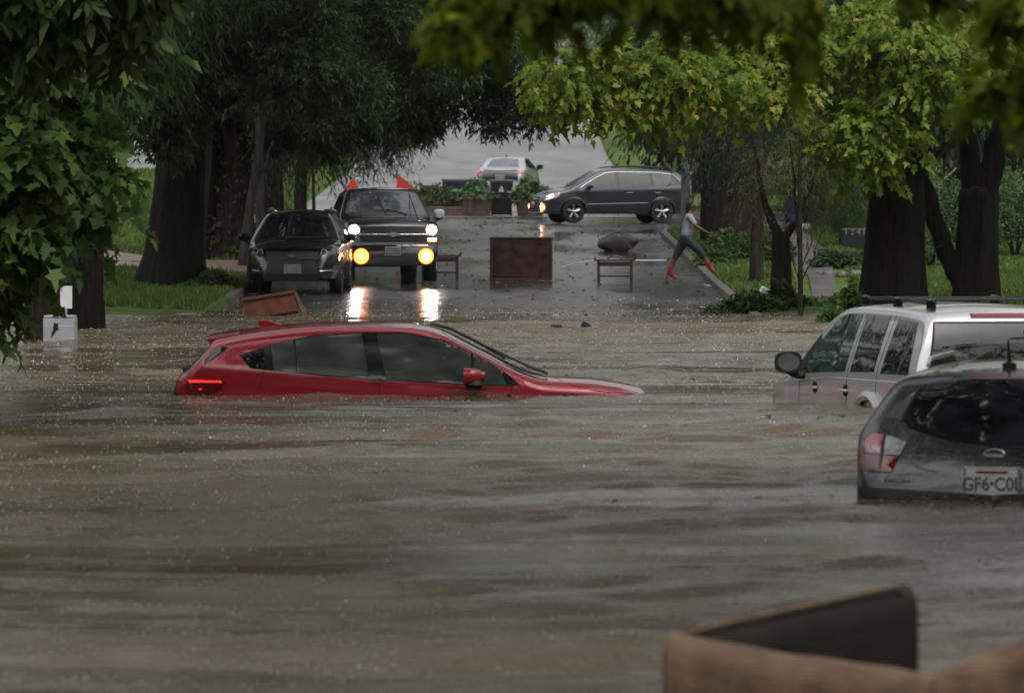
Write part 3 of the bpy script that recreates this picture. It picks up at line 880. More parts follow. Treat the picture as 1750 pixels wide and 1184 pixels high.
c.patch('rear_window', [(.0 - .62, .225), (.62, .225), (.56, .45), (-.56, .45)], 'B', M['glass_dark'], off=.004, it=0)
c.patch('bumper_insert', [(-.74, -.1), (.74, -.1), (.74, .035), (-.74, .035)], 'B', M['plastic'], off=.008, it=0)
c.patch('tail_lamp', [(.45, .02), (.76, .0), (.74, .12), (.45, .13)], 'B', M['lens_red'], off=.008, it=0)
c.patch('tail_lamp', [(-.45, .02), (-.76, .0), (-.74, .12), (-.45, .13)], 'B', M['lens_red'], off=.008, it=0)
# spoiler over the rear screen, shark fin, mirrors, wipers, rear wiper hub
sp = MB(); ys = np.linspace(-.60, .60, 13); V = []
for y in ys:
    k = 1 - (abs(y) / .60) ** 3 * .35; zo = -.02 * (y / .6) ** 2 - .02 * (abs(y) / .6) ** 6
    V += [(-1.60, y, .597 + zo), (-1.895 - .0 * k, y, .548 + zo), (-1.905, y, .528 + zo), (-1.86, y, .50 + zo), (-1.78, y, .50 + zo)]
F = []
for i in range(12):
    for k in range(4): F.append((i * 5 + k, i * 5 + k + 1, i * 5 + k + 6, i * 5 + k + 5))
F += [(0, 1, 2, 3, 4), tuple(60 + k for k in (4, 3, 2, 1, 0))]
sp.add(V, F).build('spoiler', M['red'], c.root, smooth=True)
fin = MB().prism([(rx(442), .618), (rx(442), .683), (rx(456), .682), (rx(466), .664), (rx(480), .640), (rx(484), .625)], -.02, .02)
fin.build('antenna_fin', M['red'], c.root, bevel=.008)
for sg in (1, -1):
    e = c.mirror(rx(812), sg * 1.02, rzz(641), M['red'], (.20, .22, .155))
    MB().tube([(0, 0, 0), (0, 0, -.055)], [.08, .10], 12).build('mirror_lower_shell', M['plastic'], e, smooth=True, loc=(0, 0, -.03))
    MB().box((0, -sg * .1, -.09), (.16, .18, .05)).build('mirror_base', M['plastic'], e, bevel=.02)
def on_top(x, y, dz): return c.hit('T', x, y)[0] + Vector((0, 0, dz))
c.wiper([on_top(1.30, -.35, .03), on_top(1.16, -.3, .05), on_top(1.0, -.15, .06), on_top(.78, .02, .05)], .012)
c.wiper([on_top(1.28, .30, .03), on_top(1.05, .28, .05), on_top(.72, .35, .05)], .011)
wt = [on_top(.18, .35, .03) + Vector((0, 0, .0)), on_top(.36, .42, .055), on_top(.62, .5, .06), on_top(.9, .55, .04)]
MB().tube(wt, .016, 6).build('visor_trim', M['plastic'], c.root, smooth=True)
MB().lathe([(.03, -2.20), (.045, -2.16), (.03, -2.12)], 12, axis='X').build('rear_wiper_hub', M['plastic'], c.root, loc=(0.02, 0.35, .21))
RED = c

# ================================================================ 2. dark grey suv, lower right, tail towards the camera
th = R(12)
ctr = Vector(((1697 - CX) / 283.0, 42.4, 0)) + Vector((math.sin(th), math.cos(th), 0)) * 2.27
top = [(-2.30, -.6), (-2.295, -.03), (-2.27, .06), (-2.235, .18), (-2.20, .24), (-2.13, .33), (-1.97, .55), (-1.87, .69), (-1.80, .735), (-1.5, .765), (-.9, .79), (-.1, .80), (.3, .775),
       (.55, .68), (1.15, .32), (1.35, .27), (1.9, .20), (2.15, .10), (2.27, -.1), (2.3, -.6)]
c = Car('compact_suv', 'dark grey suv with white number plate, its tail rising from the water at lower right', 'car', ctr, R(90) - th, 0,
        top, -.6, [(-2.30, .70), (-2.24, .80), (-2.1, .86), (-1.6, .905), (0, .92), (1.4, .90), (2.0, .80), (2.3, .5)],
        [(-2.3, .34), (-1.9, .36), (0, .30), (1.2, .26), (2.3, .1)], .66, .09, .03, [], M['darkgrey'], bulge=.08)
def Q(*pts): return [(-(px - 1697) / 283.0 / math.cos(th) * 1.0, (845 - py) / 283.0) for px, py in pts]
half = Q((1697, 642.5), (1568, 643.5), (1552, 675), (1535, 719), (1548, 731), (1577, 741), (1622, 752), (1697, 760))
poly = half + [(-a, b) for a, b in half[::-1][1:-1]]
c.patch('rear_window', poly, 'B', M['glass_dark'], off=.004, it=0, res=.06)
for sg in (1, -1):
    def m_(pts): return [(sg * a, b) for a, b in pts]
    lamp = empty('tail_lamp', (0, 0, 0)); lamp.parent = c.root
    for nm, pts, mt_ in (('lamp_lens', Q((1472, 755), (1484, 741), (1505, 741), (1503, 775), (1476, 772)), M['lens_pink']),
                        ('indicator_lens', Q((1479, 757), (1500, 755), (1501, 772), (1482, 771)), M['lens_clear']),
                        ('lamp_lens', Q((1471, 774), (1503, 776), (1502, 800), (1470, 797)), M['lens_dark_red']),
                        ('lamp_rim', Q((1467, 755), (1473, 752), (1476, 800), (1467, 797)), M['lens_red']),
                        ('reversing_lens', Q((1509, 742), (1545, 754), (1536, 776), (1508, 775)), M['lens_clear']),
                        ('lamp_lens', Q((1508, 777), (1535, 778), (1526, 801), (1507, 799)), M['lens_red'])):
        c.patch(nm, m_(pts), 'B', mt_, off=.012, it=0, parent=lamp, res=.05)
    c.patch('lamp_rim', m_(Q((1470, 797), (1526, 801), (1524, 804), (1470, 802))), 'B', M['lens_red'], off=.014, it=0, parent=lamp, res=.05)
    c.strip('panel_gap', m_(Q((1507, 740), (1506, 802), (1504, 845))), 'B', .010, M['plastic'], off=.004)
    c.patch('pillar_trim', m_(Q((1531, 718), (1549, 675), (1563, 645), (1553, 645), (1536, 680), (1522, 714))), 'B', M['bumper_grey'], off=.010, it=0)  # lighter grey patch stands in for the highlight along the pillar
    c.patch('window', [(-1.65, .36), (-1.0, .36), (-1.0, .66), (-1.5, .64)], 'L' if sg > 0 else 'R', M['glass_dark'], off=.004)
    c.patch('window', [(-.92, .36), (-.1, .34), (-.1, .69), (-.92, .68)], 'L' if sg > 0 else 'R', M['glass_dark'], off=.004)
    c.patch('window', [(0, .34), (1.0, .32), (.55, .60), (0, .69)], 'L' if sg > 0 else 'R', M['glass_dark'], off=.004)
    c.mirror(.95, sg * 1.02, .36, M['darkgrey'])
    MB().tube([(-1.45, sg * .52, .77), (-1.3, sg * .525, .812), (-.3, sg * .53, .83), (.2, sg * .52, .80)], [.012, .014, .014, .012], 8).build('roof_rail', M['silver'], c.root, smooth=True)
c.patch('tailgate_dark_reflection', Q((1545, 757), (1640, 772), (1697, 774), (1754, 772), (1849, 757), (1838, 792), (1800, 803), (1740, 806), (1654, 806), (1594, 803), (1556, 792)), 'B', M['black'], off=.009, it=1, res=.045, label='black tailgate band painted in as a dark reflection')  # black patch puts a dark reflection into the tailgate colour
c.patch('bumper_step', Q((1480, 806), (1580, 808), (1640, 797), (1697, 795), (1754, 797), (1814, 808), (1914, 806), (1905, 836), (1697, 850), (1489, 836)), 'B', M['bumper_grey'], off=.018, it=1, res=.06)
c.patch('bumper', Q((1466, 830), (1697, 842), (1928, 830), (1940, 900), (1697, 910), (1454, 900)), 'B', M['plastic'], off=.03, it=0, res=.09)
e = plate(c.root, -2.30, 0, .085, 'B', 'GF6 C0L', .315, .16, tilt=R(-6), dot=True)
# oval badge
h, nn_ = c.hit('B', 0, .252)
bdg = MB().lathe([(.001, 0), (.034, 0), (.030, -.012), (.001, -.014)], 24, axis='X').build('badge', M['chrome'], c.root, loc=h + Vector((-.006, 0, 0)), smooth=True); bdg.scale = (1, 2.0, 1)
h, nn_ = c.hit('B', .62, .10)
text_mesh('badge_lettering', 'Escape', .045, M['lens_clear'], c.root, h + Vector((-.035, -.03, .005)), (R(90), 0, R(-90)), .004, .001, 1.3)
c.patch('brake_light', [(-.22, .722), (.22, .722), (.21, .700), (-.21, .700)], 'B', M['lens_dark_red'], off=.012, it=0, res=.05)
MB().lathe([(.045, .755), (.042, .79), (.015, .80)], 14).tube([(-0, 0, .79), (-.06, 0, .93)], [.012, .006], 6).build('antenna', M['plastic'], c.root, loc=(-1.55, 0, 0), smooth=True)
ESC = c

# ================================================================ 3. silver suv behind it, nose down in the water
th = R(14.5)
rearleft = Vector((3.47, 60.2, 0)); head = Vector((-math.sin(th), math.cos(th), 0)); left = Vector((-math.cos(th), -math.sin(th), 0))
ctr = rearleft - left * .93 + head * 2.43
pit = R(-.4)
ctr.z = -.835
top = [(-2.43, .30), (-2.43, .62), (-2.38, .75), (-2.36, 1.15), (-2.26, 1.52), (-2.16, 1.70), (-2.0, 1.735), (-1.2, 1.765), (-.2, 1.765), (.35, 1.73), (.62, 1.64), (1.25, 1.17), (1.40, 1.12),
       (2.0, 1.06), (2.28, .98), (2.40, .80), (2.44, .5), (2.44, .3)]
c = Car('silver_suv', 'silver suv with roof rails sinking nose first at the right edge', 'car', ctr, R(90) + th, pit,
        top, .30, [(-2.43, .84), (-2.36, .92), (-1.9, .945), (0, .945), (1.5, .935), (2.1, .86), (2.3, .74), (2.44, .60)],
        [(-2.43, 1.16), (0, 1.14), (1.2, 1.08), (2.44, .90)], .30, .085, .03, [(-1.12, .40, .47), (1.50, .40, .40)], M['silver'], bulge=.06)
for ax in 'LR':
    c.patch('window', [(-2.16, 1.17), (-1.40, 1.16), (-1.40, 1.64), (-1.98, 1.62)], ax, M['glass_dark'], off=.004, it=0)
    c.patch('window', [(-1.20, 1.17), (-.52, 1.15), (-.48, 1.655), (-1.16, 1.655)], ax, M['glass_dark'], off=.004, it=0)
    c.patch('window', [(-.36, 1.15), (.98, 1.10), (.66, 1.40), (.36, 1.60), (.1, 1.655), (-.33, 1.655)], ax, glass('tinted_green_glass', (.012, .035, .024), (.03, .07, .05), .03, 2) if ax == 'L' else M['glass_dark'], off=.004, it=0)
    c.patch('sail_trim', [(.98, 1.08), (1.28, 1.08), (.72, 1.46), (.66, 1.40)], ax, M['plastic'], off=.005, it=0)
    for xx in ((-1.30, -1.28), (-.44, -.42)):
        c.seam([(xx[0], 1.66), (xx[0], 1.15), (xx[1], .5)], ax)
    c.seam([(1.02, 1.06), (1.06, .5)], ax)
    c.strip('belt_crease', [(-2.2, 1.10), (0, 1.085), (1.2, 1.03)], ax, .012, M['silver'], off=.008)
    # arch flares
    for axx in (-1.12,):
        pts = [(axx + .545 * math.cos(a), .42 + .545 * math.sin(a)) for a in np.linspace(-.1, math.pi + .1, 15)]
        c.strip('wheel_arch_flare', pts, ax, .095, M['silver'], off=.06)
    for xx in (-.42, .52):
        pos = c.hit(ax, xx, .985)[0]; sg = 1 if ax == 'L' else -1
        e = MB().lathe([(.052, 0), (.052, .012 * sg), (.04, .014 * sg)], 18, axis='Y').build('door_handle_cup', M['plastic'], c.root, loc=pos); e.scale = (1.15, 1, 1)
        MB().tube([(-.07, 0, 0), (-.05, .03 * sg, 0), (.05, .03 * sg, 0), (.07, 0, 0)], .014, 6).build('door_handle', M['silver'], c.root, loc=pos, smooth=True)
    sg = 1 if ax == 'L' else -1
    c.mirror(.88, sg * 1.10, 1.20, M['plastic'], (.14, .25, .19), glassm=glass('mirror_pane', (.10, .11, .105), (.14, .15, .14), .03))
    c.patch('tail_lamp', [(-2.42, .78), (-2.30, .80), (-2.28, 1.14), (-2.36, 1.14)], ax, M['lens_red'], off=.008, it=0)
    c.patch('headlamp', [(2.12, .78), (2.36, .76), (2.33, .93), (2.10, .98)], ax, M['lens_clear'], off=.010, it=0)
    yy = sg * .60
    MB().tube([(-1.9, yy, 1.70), (-1.82, yy, 1.775), (-.6, yy, 1.805), (.05, yy, 1.785), (.2, yy, 1.72)], [.015, .016, .015, .016, .015], 8).build('roof_rail', M['plastic'], c.root, smooth=True)
    for xx in (-1.8, -.85, .08):
        MB().box((xx, yy, 1.765), (.16, .05, .10)).build('rail_foot', M['gloss_black'], c.root, bevel=.02)
for xx in (-1.1, -.3):
    MB().tube([(xx, -.60, 1.80), (xx, .60, 1.80)], .010, 8).build('roof_crossbar', M['plastic'], c.root, smooth=True)
c.patch('rear_window', [(-.80, 1.17), (.80, 1.17), (.70, 1.62), (-.70, 1.62)], 'B', M['glass_dark'], off=.005, it=0)
c.strip('glass_seal', [(-.80, 1.17), (.80, 1.17), (.70, 1.62), (-.70, 1.62)], 'B', .02, M['plastic'], off=.01, close=True)
c.patch('brake_light', [(-.36, 1.665), (.36, 1.665), (.36, 1.70), (-.36, 1.70)], 'B', M['lens_red'], off=.012, it=0, res=.05)
c.patch('windscreen', [(1.22, -.68), (1.26, 0), (1.22, .68), (.68, .60), (.66, 0), (.68, -.60)], 'T', M['glass_mid'], off=.004, it=0)
h, _n = c.hit('B', .0, 1.25)
c.wiper([h + Vector((-.02, -.1, -.05)), h + Vector((.0, -.12, .12)), h + Vector((.08, -.10, .30))], .009)
for sg in (1, -1):
    c.wheel(-1.12, sg * .82, .38, .38, .25, .6, 6); c.wheel(1.50, sg * .82, .38, .38, .25, .6, 6)
    c.patch('tail_lamp', [(sg * .74, .78), (sg * .90, .78), (sg * .90, 1.14), (sg * .76, 1.14)], 'B', M['lens_red'], off=.010, it=0)
SIL = c

# ================================================================ 4. black pickup with lit lamps facing the camera
th = R(7.5)
Yt = 144.2
ctr = Vector(((672 - CX) / 83.2, Yt, 0)) + Vector((-math.sin(th), math.cos(th), 0)) * 2.55
slope = R(.95)
ctr.z = float(zr(Yt + 2.6)) + .0
top = [(-2.85, .55), (-2.85, 1.20), (-2.80, 1.26), (-1.0, 1.30), (-.93, 1.34), (-.90, 1.80), (-.82, 1.88), (-.4, 1.915), (.35, 1.915), (.52, 1.87), (1.12, 1.36), (1.22, 1.30), (1.6, 1.285), (2.30, 1.22), (2.46, 1.15),
       (2.52, .98), (2.54, .70), (2.60, .66), (2.62, .45), (2.60, .34)]
c = Car('pickup_truck', 'black pickup truck facing the camera with headlights and orange fog lamps lit', 'truck', ctr, R(-90) + th, -slope,
        top, .42, [(-2.85, .94), (-1, .97), (1.4, .985), (2.2, .975), (2.45, .95), (2.56, .93), (2.62, .82)],
        [(-2.85, 1.2), (-.95, 1.22), (1.1, 1.20), (2.2, 1.12), (2.62, 1.0)], .30, .07, .035, [(-1.75, .40, .50), (1.80, .40, .50)], M['black'], bulge=.05)
for ax in 'LR':
    c.patch('window', [(-.78, 1.27), (-.12, 1.26), (-.12, 1.76), (-.72, 1.76)], ax, M['glass_dark'], it=0)
    c.patch('window', [(0.0, 1.26), (.98, 1.24), (.50, 1.72), (0, 1.76)], ax, M['glass_dark'], it=0)
    sg = 1 if ax == 'L' else -1
    e = c.mirror(.86, sg * 1.16, 1.36, M['white'] if sg > 0 else M['gloss_black'], (.14, .23, .22))
    c.seam([(-.06, 1.75), (-.06, .5)], ax); c.seam([(1.05, 1.22), (1.05, .9)], ax); c.seam([(-.86, 1.22), (-.86, .5)], ax)
    c.wheel(-1.75, sg * .82, .40, .40, .27, .6, 6); 
for sg in (1, -1): c.wheel(1.80, sg * .86, .40, .40, .27, .6, 6, turn=R(-9))
c.patch('windscreen', [(1.13, -.76), (1.17, 0), (1.13, .76), (.56, .66), (.545, 0), (.56, -.66)], 'T', M['glass_mid'], off=.004, it=0)
c.strip('roof_edge_trim', [(-.66, 1.885), (.66, 1.885)], 'F', .02, M['chrome'], off=.0)
g = empty('grille', (0, 0, 0)); g.parent = c.root
c.patch('grille_panel', [(-.68, .78), (.68, .78), (.70, 1.10), (-.70, 1.10)], 'F', M['plastic'], off=.008, it=0, parent=g)
for zz in (.82, .87, .98, 1.03, 1.07):
    c.strip('grille_bar', [(-.66, zz), (.66, zz)], 'F', .016, M['gloss_black'], off=.02, parent=g)
c.strip('chrome_bar', [(-.80, .935), (.80, .935)], 'F', .034, M['chrome'], off=.034, parent=g)
h, _n = c.hit('F', 0, .935)
bow = [(-.13, -.012), (-.13, .028), (-.05, .028), (-.045, .045), (.05, .045), (.045, .028), (.13, .028), (.13, -.028), (.05, -.028), (.045, -.045), (-.05, -.045), (-.055, -.028)]
MB().prism(bow, 0, .02, 'X').build('badge', M['alloy'], c.root, loc=h + Vector((.03, 0, 0)))
for sg in (1, -1):
    hl = empty('headlight', (0, 0, 0)); hl.parent = c.root
    c.patch('lamp_lens', [(sg * .70, .92), (sg * .955, .92), (sg * .95, 1.12), (sg * .72, 1.12)], 'F', M['lens_clear'], off=.010, it=0, parent=hl)
    p, _n = c.hit('F', sg * .80, 1.02)
    MB().lathe([(.001, 0), (.078, 0), (.078, -.03)], 20, axis='X').build('lit_bulb_reflector', M['head_lit'], hl, loc=p + Vector((.03, 0, 0)))
    MB().lathe([(.079, 0), (.115, -.002), (.115, -.02), (.079, -.03)], 24, axis='X', close=True).build('headlamp_halo_ring', M['head_soft'], hl, loc=p + Vector((.028, 0, 0)))  # glowing ring wider than the lamp, drawn as its halo
    if sg > 0: pass
    c.patch('lit_side_marker', [(sg * .83, .79), (sg * .93, .79), (sg * .93, .865), (sg * .83, .865)] if sg < 0 else [(sg * .72, .80), (sg * .90, .80), (sg * .90, .86), (sg * .72, .86)], 'F', M['amber'], off=.014, it=0)
    fl = empty('fog_light', (0, 0, 0)); fl.parent = c.root
    p, _n = c.hit('F', sg * .67, .50)
    MB().lathe([(.001, 0), (.062 if sg < 0 else .085, 0), (.06, -.02)], 20, axis='X').build('lit_fog_lens', M['fog_core'] if sg < 0 else M['fog_white'], fl, loc=p + Vector((.05, 0, 0)))
    MB().lathe([(.063 if sg < 0 else .086, 0), (.155, -.004), (.155, -.03), (.06, -.04)], 24, axis='X', close=True).build('fog_halo_ring', M['fog_halo'], fl, loc=p + Vector((.05, 0, 0)))  # oversized emissive ring draws the orange halo round the fog lens
c.patch('bumper', [(-.90, .46), (.90, .46), (.93, .72), (-.93, .72)], 'F', M['gloss_black'], off=.015, it=0)
c.strip('bumper_highlight', [(.05, .705), (.72, .72)], 'F', .022, M['chrome'], off=.03)
c.patch('bumper_intake', [(-.5, .47), (.5, .47), (.48, .55), (-.48, .55)], 'F', M['plastic'], off=.03, it=0)
plate(c.root, 2.66, -.02, .60, 'F', '', .305, .15, M['plate_dim'])
def on_top(x, y, dz): return c.hit('T', x, y)[0] + Vector((0, 0, dz))
c.wiper([on_top(1.14, .02, .02), on_top(.95, -.06, .03), on_top(.62, -.10, .03)], .013)
c.wiper([on_top(1.14, .45, .02), on_top(1.06, .2, .03), on_top(1.04, -.0, .03)], .012)
c.strip('cowl_trim', [(1.20, -.80), (1.22, 0), (1.20, .80)], 'T', .02, M['gloss_black'], off=.01)
MB().box((0, 0, .44), (4.6, 1.2, .22)).build('chassis', M['plastic'], c.root)
c.root.scale = (1, 1, 1.03)
TRK = c

# ================================================================ 5. black crossover beside it
th = R(2.5)
Yc = 136.4
ctr = Vector(((498 - CX) / 88.0, Yc, 0)) + Vector((math.sin(th), math.cos(th), 0)) * 2.3
ctr.z = float(zr(Yc + 2.3)) - .015
top = [(-2.32, .35), (-2.32, .85), (-2.25, 1.05), (-2.0, 1.50), (-1.85, 1.58), (-1.0, 1.655), (-.2, 1.67), (.25, 1.63), (.45, 1.57), (1.28, 1.08), (1.42, 1.03), (1.9, .97), (2.15, .88), (2.25, .74), (2.30, .50), (2.30, .25)]
c = Car('crossover', 'black crossover with unlit lamps parked against the left kerb', 'car', ctr, R(-90) - th, -slope,
        top, .28, [(-2.32, .78), (-2.1, .88), (-1, .915), (1.2, .92), (1.8, .89), (2.1, .80), (2.25, .66), (2.32, .55)],
        [(-2.32, 1.02), (0, 1.0), (1.3, .94), (2.3, .7)], .42, .10, .04, [(-1.36, .34, .40), (1.36, .34, .40)], M['black'], bulge=.07)
for ax in 'LR':
    c.patch('window', [(-1.9, 1.08), (-1.15, 1.04), (-1.1, 1.46), (-1.6, 1.44)], ax, M['glass_dark'])
    c.patch('window', [(-1.05, 1.04), (-.1, 1.02), (-.1, 1.49), (-1.02, 1.48)], ax, M['glass_dark'], it=0)
    c.patch('window', [(0, 1.02), (1.10, 1.0), (.40, 1.44), (0, 1.49)], ax, M['glass_dark'], it=0)
    sg = 1 if ax == 'L' else -1
    c.mirror(.86, sg * 1.04, 1.10, M['gloss_black'], (.13, .23, .15))
    c.strip('window_trim', [(-1.9, 1.04), (1.15, .975)], ax, .018, M['chrome'])
    c.seam([(-.05, 1.48), (-.05, .4)], ax); c.seam([(1.1, .95), (1.0, .4)], ax)
    c.wheel(-1.36, sg * .80, .35, .35, .23, .66, 5); c.wheel(1.36, sg * .81, .35, .35, .23, .66, 5)
    MB().tube([(-1.6, sg * .60, 1.58), (-1.5, sg * .60, 1.655), (-.2, sg * .60, 1.70), (.1, sg * .6, 1.64)], .018, 8).build('roof_rail', M['chrome'], c.root, smooth=True)
c.patch('windscreen', [(1.28, -.70), (1.34, 0), (1.28, .70), (.50, .56), (.46, 0), (.50, -.56)], 'T', M['glass_dark'], off=.004, it=0)
g = empty('grille', (0, 0, 0)); g.parent = c.root
c.patch('grille_panel', [(-.48, .66), (.48, .66), (.52, .80), (-.52, .80)], 'F', M['plastic'], it=0, parent=g)
c.patch('grille_panel', [(-.52, .36), (.52, .36), (.46, .60), (-.46, .60)], 'F', M['plastic'], it=0, parent=g)
c.strip('chrome_bar', [(-.46, .625), (0, .615), (.46, .625)], 'F', .016, M['chrome'], off=.02, parent=g)
c.strip('chrome_bar', [(.46, .64), (.54, .72), (.62, .80)], 'F', .016, M['chrome'], off=.02, parent=g)
c.strip('chrome_bar', [(-.46, .64), (-.54, .72), (-.62, .80)], 'F', .016, M['chrome'], off=.02, parent=g)
for sg in (1, -1):
    hl = empty('headlight', (0, 0, 0)); hl.parent = c.root
    c.patch('lamp_lens', [(sg * .54, .74), (sg * .82, .76), (sg * .86, .86), (sg * .58, .86)], 'F', M['glass_mid'], off=.006, it=0, parent=hl)
    c.strip('lamp_outline', [(sg * .56, .75), (sg * .60, .85), (sg * .66, .83), (sg * .68, .76), (sg * .80, .77)], 'F', .016, M['lens_clear'], off=.016, parent=hl)
    c.patch('fog_recess', [(sg * .54, .36), (sg * .82, .38), (sg * .82, .50), (sg * .58, .48)], 'F', M['plastic'], off=.006, it=0)
    c.strip('fog_trim', [(sg * .54, .42), (sg * .80, .44)], 'F', .014, M['chrome'], off=.014)
h, _n = c.hit('F', 0, .72)
MB().prism(bow, 0, .015, 'X').build('badge', mat('gold_badge', (.35, .24, .08), .3, .8), c.root, loc=h + Vector((.012, 0, 0))).scale = (1, .6, .6)
plate(c.root, 2.325, 0.02, .46, 'F', '', .305, .15, M['plate_dim'])
MB().box((0, 0, .33), (4.2, 1.3, .14)).build('underbody', M['plastic'], c.root)
def on_top(x, y, dz): return c.hit('T', x, y)[0] + Vector((0, 0, dz))
c.wiper([on_top(1.36, -.2, .02), on_top(1.30, .2, .03), on_top(1.26, .58, .02)], .012)
CRS = c

# ================================================================ 6. slate estate crossing behind
th = R(15)
Yo = 210.5
ctr = Vector(((1043 - CX) / 57.0, Yo, 0)); ctr.z = float(zr(Yo)) + .02
top = [(-2.40, .38), (-2.40, .82), (-2.36, .98), (-2.28, 1.10), (-2.02, 1.48), (-1.92, 1.56), (-1.2, 1.625), (-.3, 1.65), (.35, 1.63), (.60, 1.57), (1.42, 1.10), (1.58, 1.04), (2.0, .96), (2.25, .86), (2.36, .70), (2.41, .48), (2.40, .26)]
c = Car('estate_car', 'slate grey estate car with lit headlamps crossing the street side on', 'car', ctr, R(180) + th, 0,
        top, .27, [(-2.40, .74), (-2.2, .86), (-1, .905), (1.2, .91), (1.9, .88), (2.2, .78), (2.36, .60), (2.41, .50)],
        [(-2.4, 1.02), (0, 1.0), (1.5, .95), (2.4, .7)], .36, .10, .04, [(-1.36, .34, .395), (1.385, .34, .395)], M['bluegrey'], bulge=.06)
DL = [(1.18, 1.05), (1.0, 1.16), (.66, 1.36), (.36, 1.49), (0, 1.53), (-1.3, 1.51), (-1.75, 1.44), (-2.02, 1.20), (-1.95, 1.14), (-.4, 1.06)]
for ax in 'LR':
    c.patch('window_surround', DL, ax, M['gloss_black'], off=.002, it=0)
    c.patch('window', [(.98, 1.08), (.62, 1.34), (.34, 1.46), (.06, 1.49), (.04, 1.075)], ax, M['glass_dark'], off=.006, it=0)
    c.patch('window', [(-.06, 1.08), (-.04, 1.49), (-.98, 1.485), (-1.02, 1.11)], ax, M['glass_dark'], off=.006, it=0)
    c.patch('window', [(-1.12, 1.12), (-1.08, 1.48), (-1.7, 1.41), (-1.92, 1.20), (-1.88, 1.16)], ax, M['glass_mid'], off=.006, it=0)
    c.strip('chrome_window_trim', DL, ax, .022, M['alloy'], off=.012, close=True)
    sg = 1 if ax == 'L' else -1
    c.mirror(.92, sg * 1.02, 1.10, M['bluegrey'], (.15, .22, .15))
    c.seam([(0.0, 1.06), (0.0, .45)], ax); c.seam([(1.12, 1.04), (1.0, .9), (.96, .40)], ax); c.seam([(-1.04, 1.10), (-1.0, .8), (-.90, .62)], ax)
    c.strip('side_moulding', [(.95, .56), (-.92, .60)], ax, .03, M['bluegrey'], off=.012)
    c.patch('sill_cladding', [(.96, .28), (-.94, .28), (-.94, .42), (.96, .42)], ax, M['plastic'], off=.012, it=0)
    for xx in (-1.36, 1.385):
        pts = [(xx + .42 * math.cos(a), .34 + .42 * math.sin(a)) for a in np.linspace(0, math.pi, 15)]
        c.strip('wheel_arch_flare', pts, ax, .05, M['bluegrey'], off=.025)
    c.wheel(-1.36, sg * .78, .345, .345, .23, .70, 5); c.wheel(1.385, sg * .78, .345, .345, .23, .70, 5, turn=R(6))
    for xx in (-.25, -1.2 + .08): MB().tube([(xx, sg * .935, .90), (xx - .18, sg * .935, .905)], .016, 6).build('door_handle', M['bluegrey'], c.root, smooth=True)
    c.patch('headlamp', [(1.86, .78), (2.26, .66), (2.30, .72), (2.16, .86), (1.80, .92)], ax, M['lens_clear'], off=.010, it=0)
    c.patch('lit_headlamp_core', [(1.98, .78), (2.20, .70), (2.20, .80), (2.0, .87)], ax, M['head_soft'], off=.016, it=0)
    c.patch('tail_lamp', [(-2.38, .86), (-2.16, .88), (-2.20, 1.03), (-2.33, 1.02)], ax, M['lens_red'], off=.010, it=0)
    c.patch('lit_brake_patch', [(-2.39, .90), (-2.30, .90), (-2.30, 1.0), (-2.37, 1.0)], ax, M['glow_tail'], off=.03, it=0)
    MB().tube([(-1.75, sg * .62, 1.57), (-1.6, sg * .62, 1.66), (-.4, sg * .63, 1.71), (.15, sg * .62, 1.66)], .020, 8).build('roof_rail', M['plastic'], c.root, smooth=True)
c.patch('windscreen', [(1.40, -.66), (1.47, 0), (1.40, .66), (.66, .54), (.62, 0), (.66, -.54)], 'T', M['glass_mid'], off=.004, it=0)
g = empty('grille', (0, 0, 0)); g.parent = c.root
c.patch('grille_panel', [(-.42, .60), (.42, .60), (.46, .78), (-.46, .78)], 'F', M['plastic'], it=0, parent=g)
c.strip('chrome_bar', [(-.42, .72), (.42, .72)], 'F', .022, M['chrome'], off=.024, parent=g)
c.patch('lower_intake', [(-.58, .34), (.58, .34), (.52, .46), (-.52, .46)], 'F', M['plastic'], it=0)
c.strip('skid_plate', [(-.6, .33), (0, .31), (.6, .33)], 'F', .03, M['alloy'], off=.02)
h, _n = c.hit('F', 0, .72)
e = MB().lathe([(.001, 0), (.035, 0), (.03, .014)], 16, axis='X').build('badge', M['chrome'], c.root, loc=h + Vector((.02, 0, 0))); e.scale = (1, 1.9, 1)
e = plate(c.root, 2.43, .12, .56, 'F', '', .26, .15)
MB().box((.008, 0, -.035), (.006, .26, .085)).build('plate_panel', M['plate_red'], e)
for sg in (1, -1):
    fl = empty('fog_light', (0, 0, 0)); fl.parent = c.root
    p, _n = c.hit('F', sg * .66, .47)
    MB().lathe([(.001, 0), (.085, 0), (.08, -.02)], 18, axis='X').build('lit_fog_lens', M['fog_white'], fl, loc=p + Vector((.03, 0, 0)))
    MB().lathe([(.086, 0), (.14, -.004), (.14, -.03), (.09, -.04)], 20, axis='X', close=True).build('fog_halo_ring', M['fog_halo'], fl, loc=p + Vector((.03, 0, 0)))  # same emissive halo ring as on the pickup
EST = c

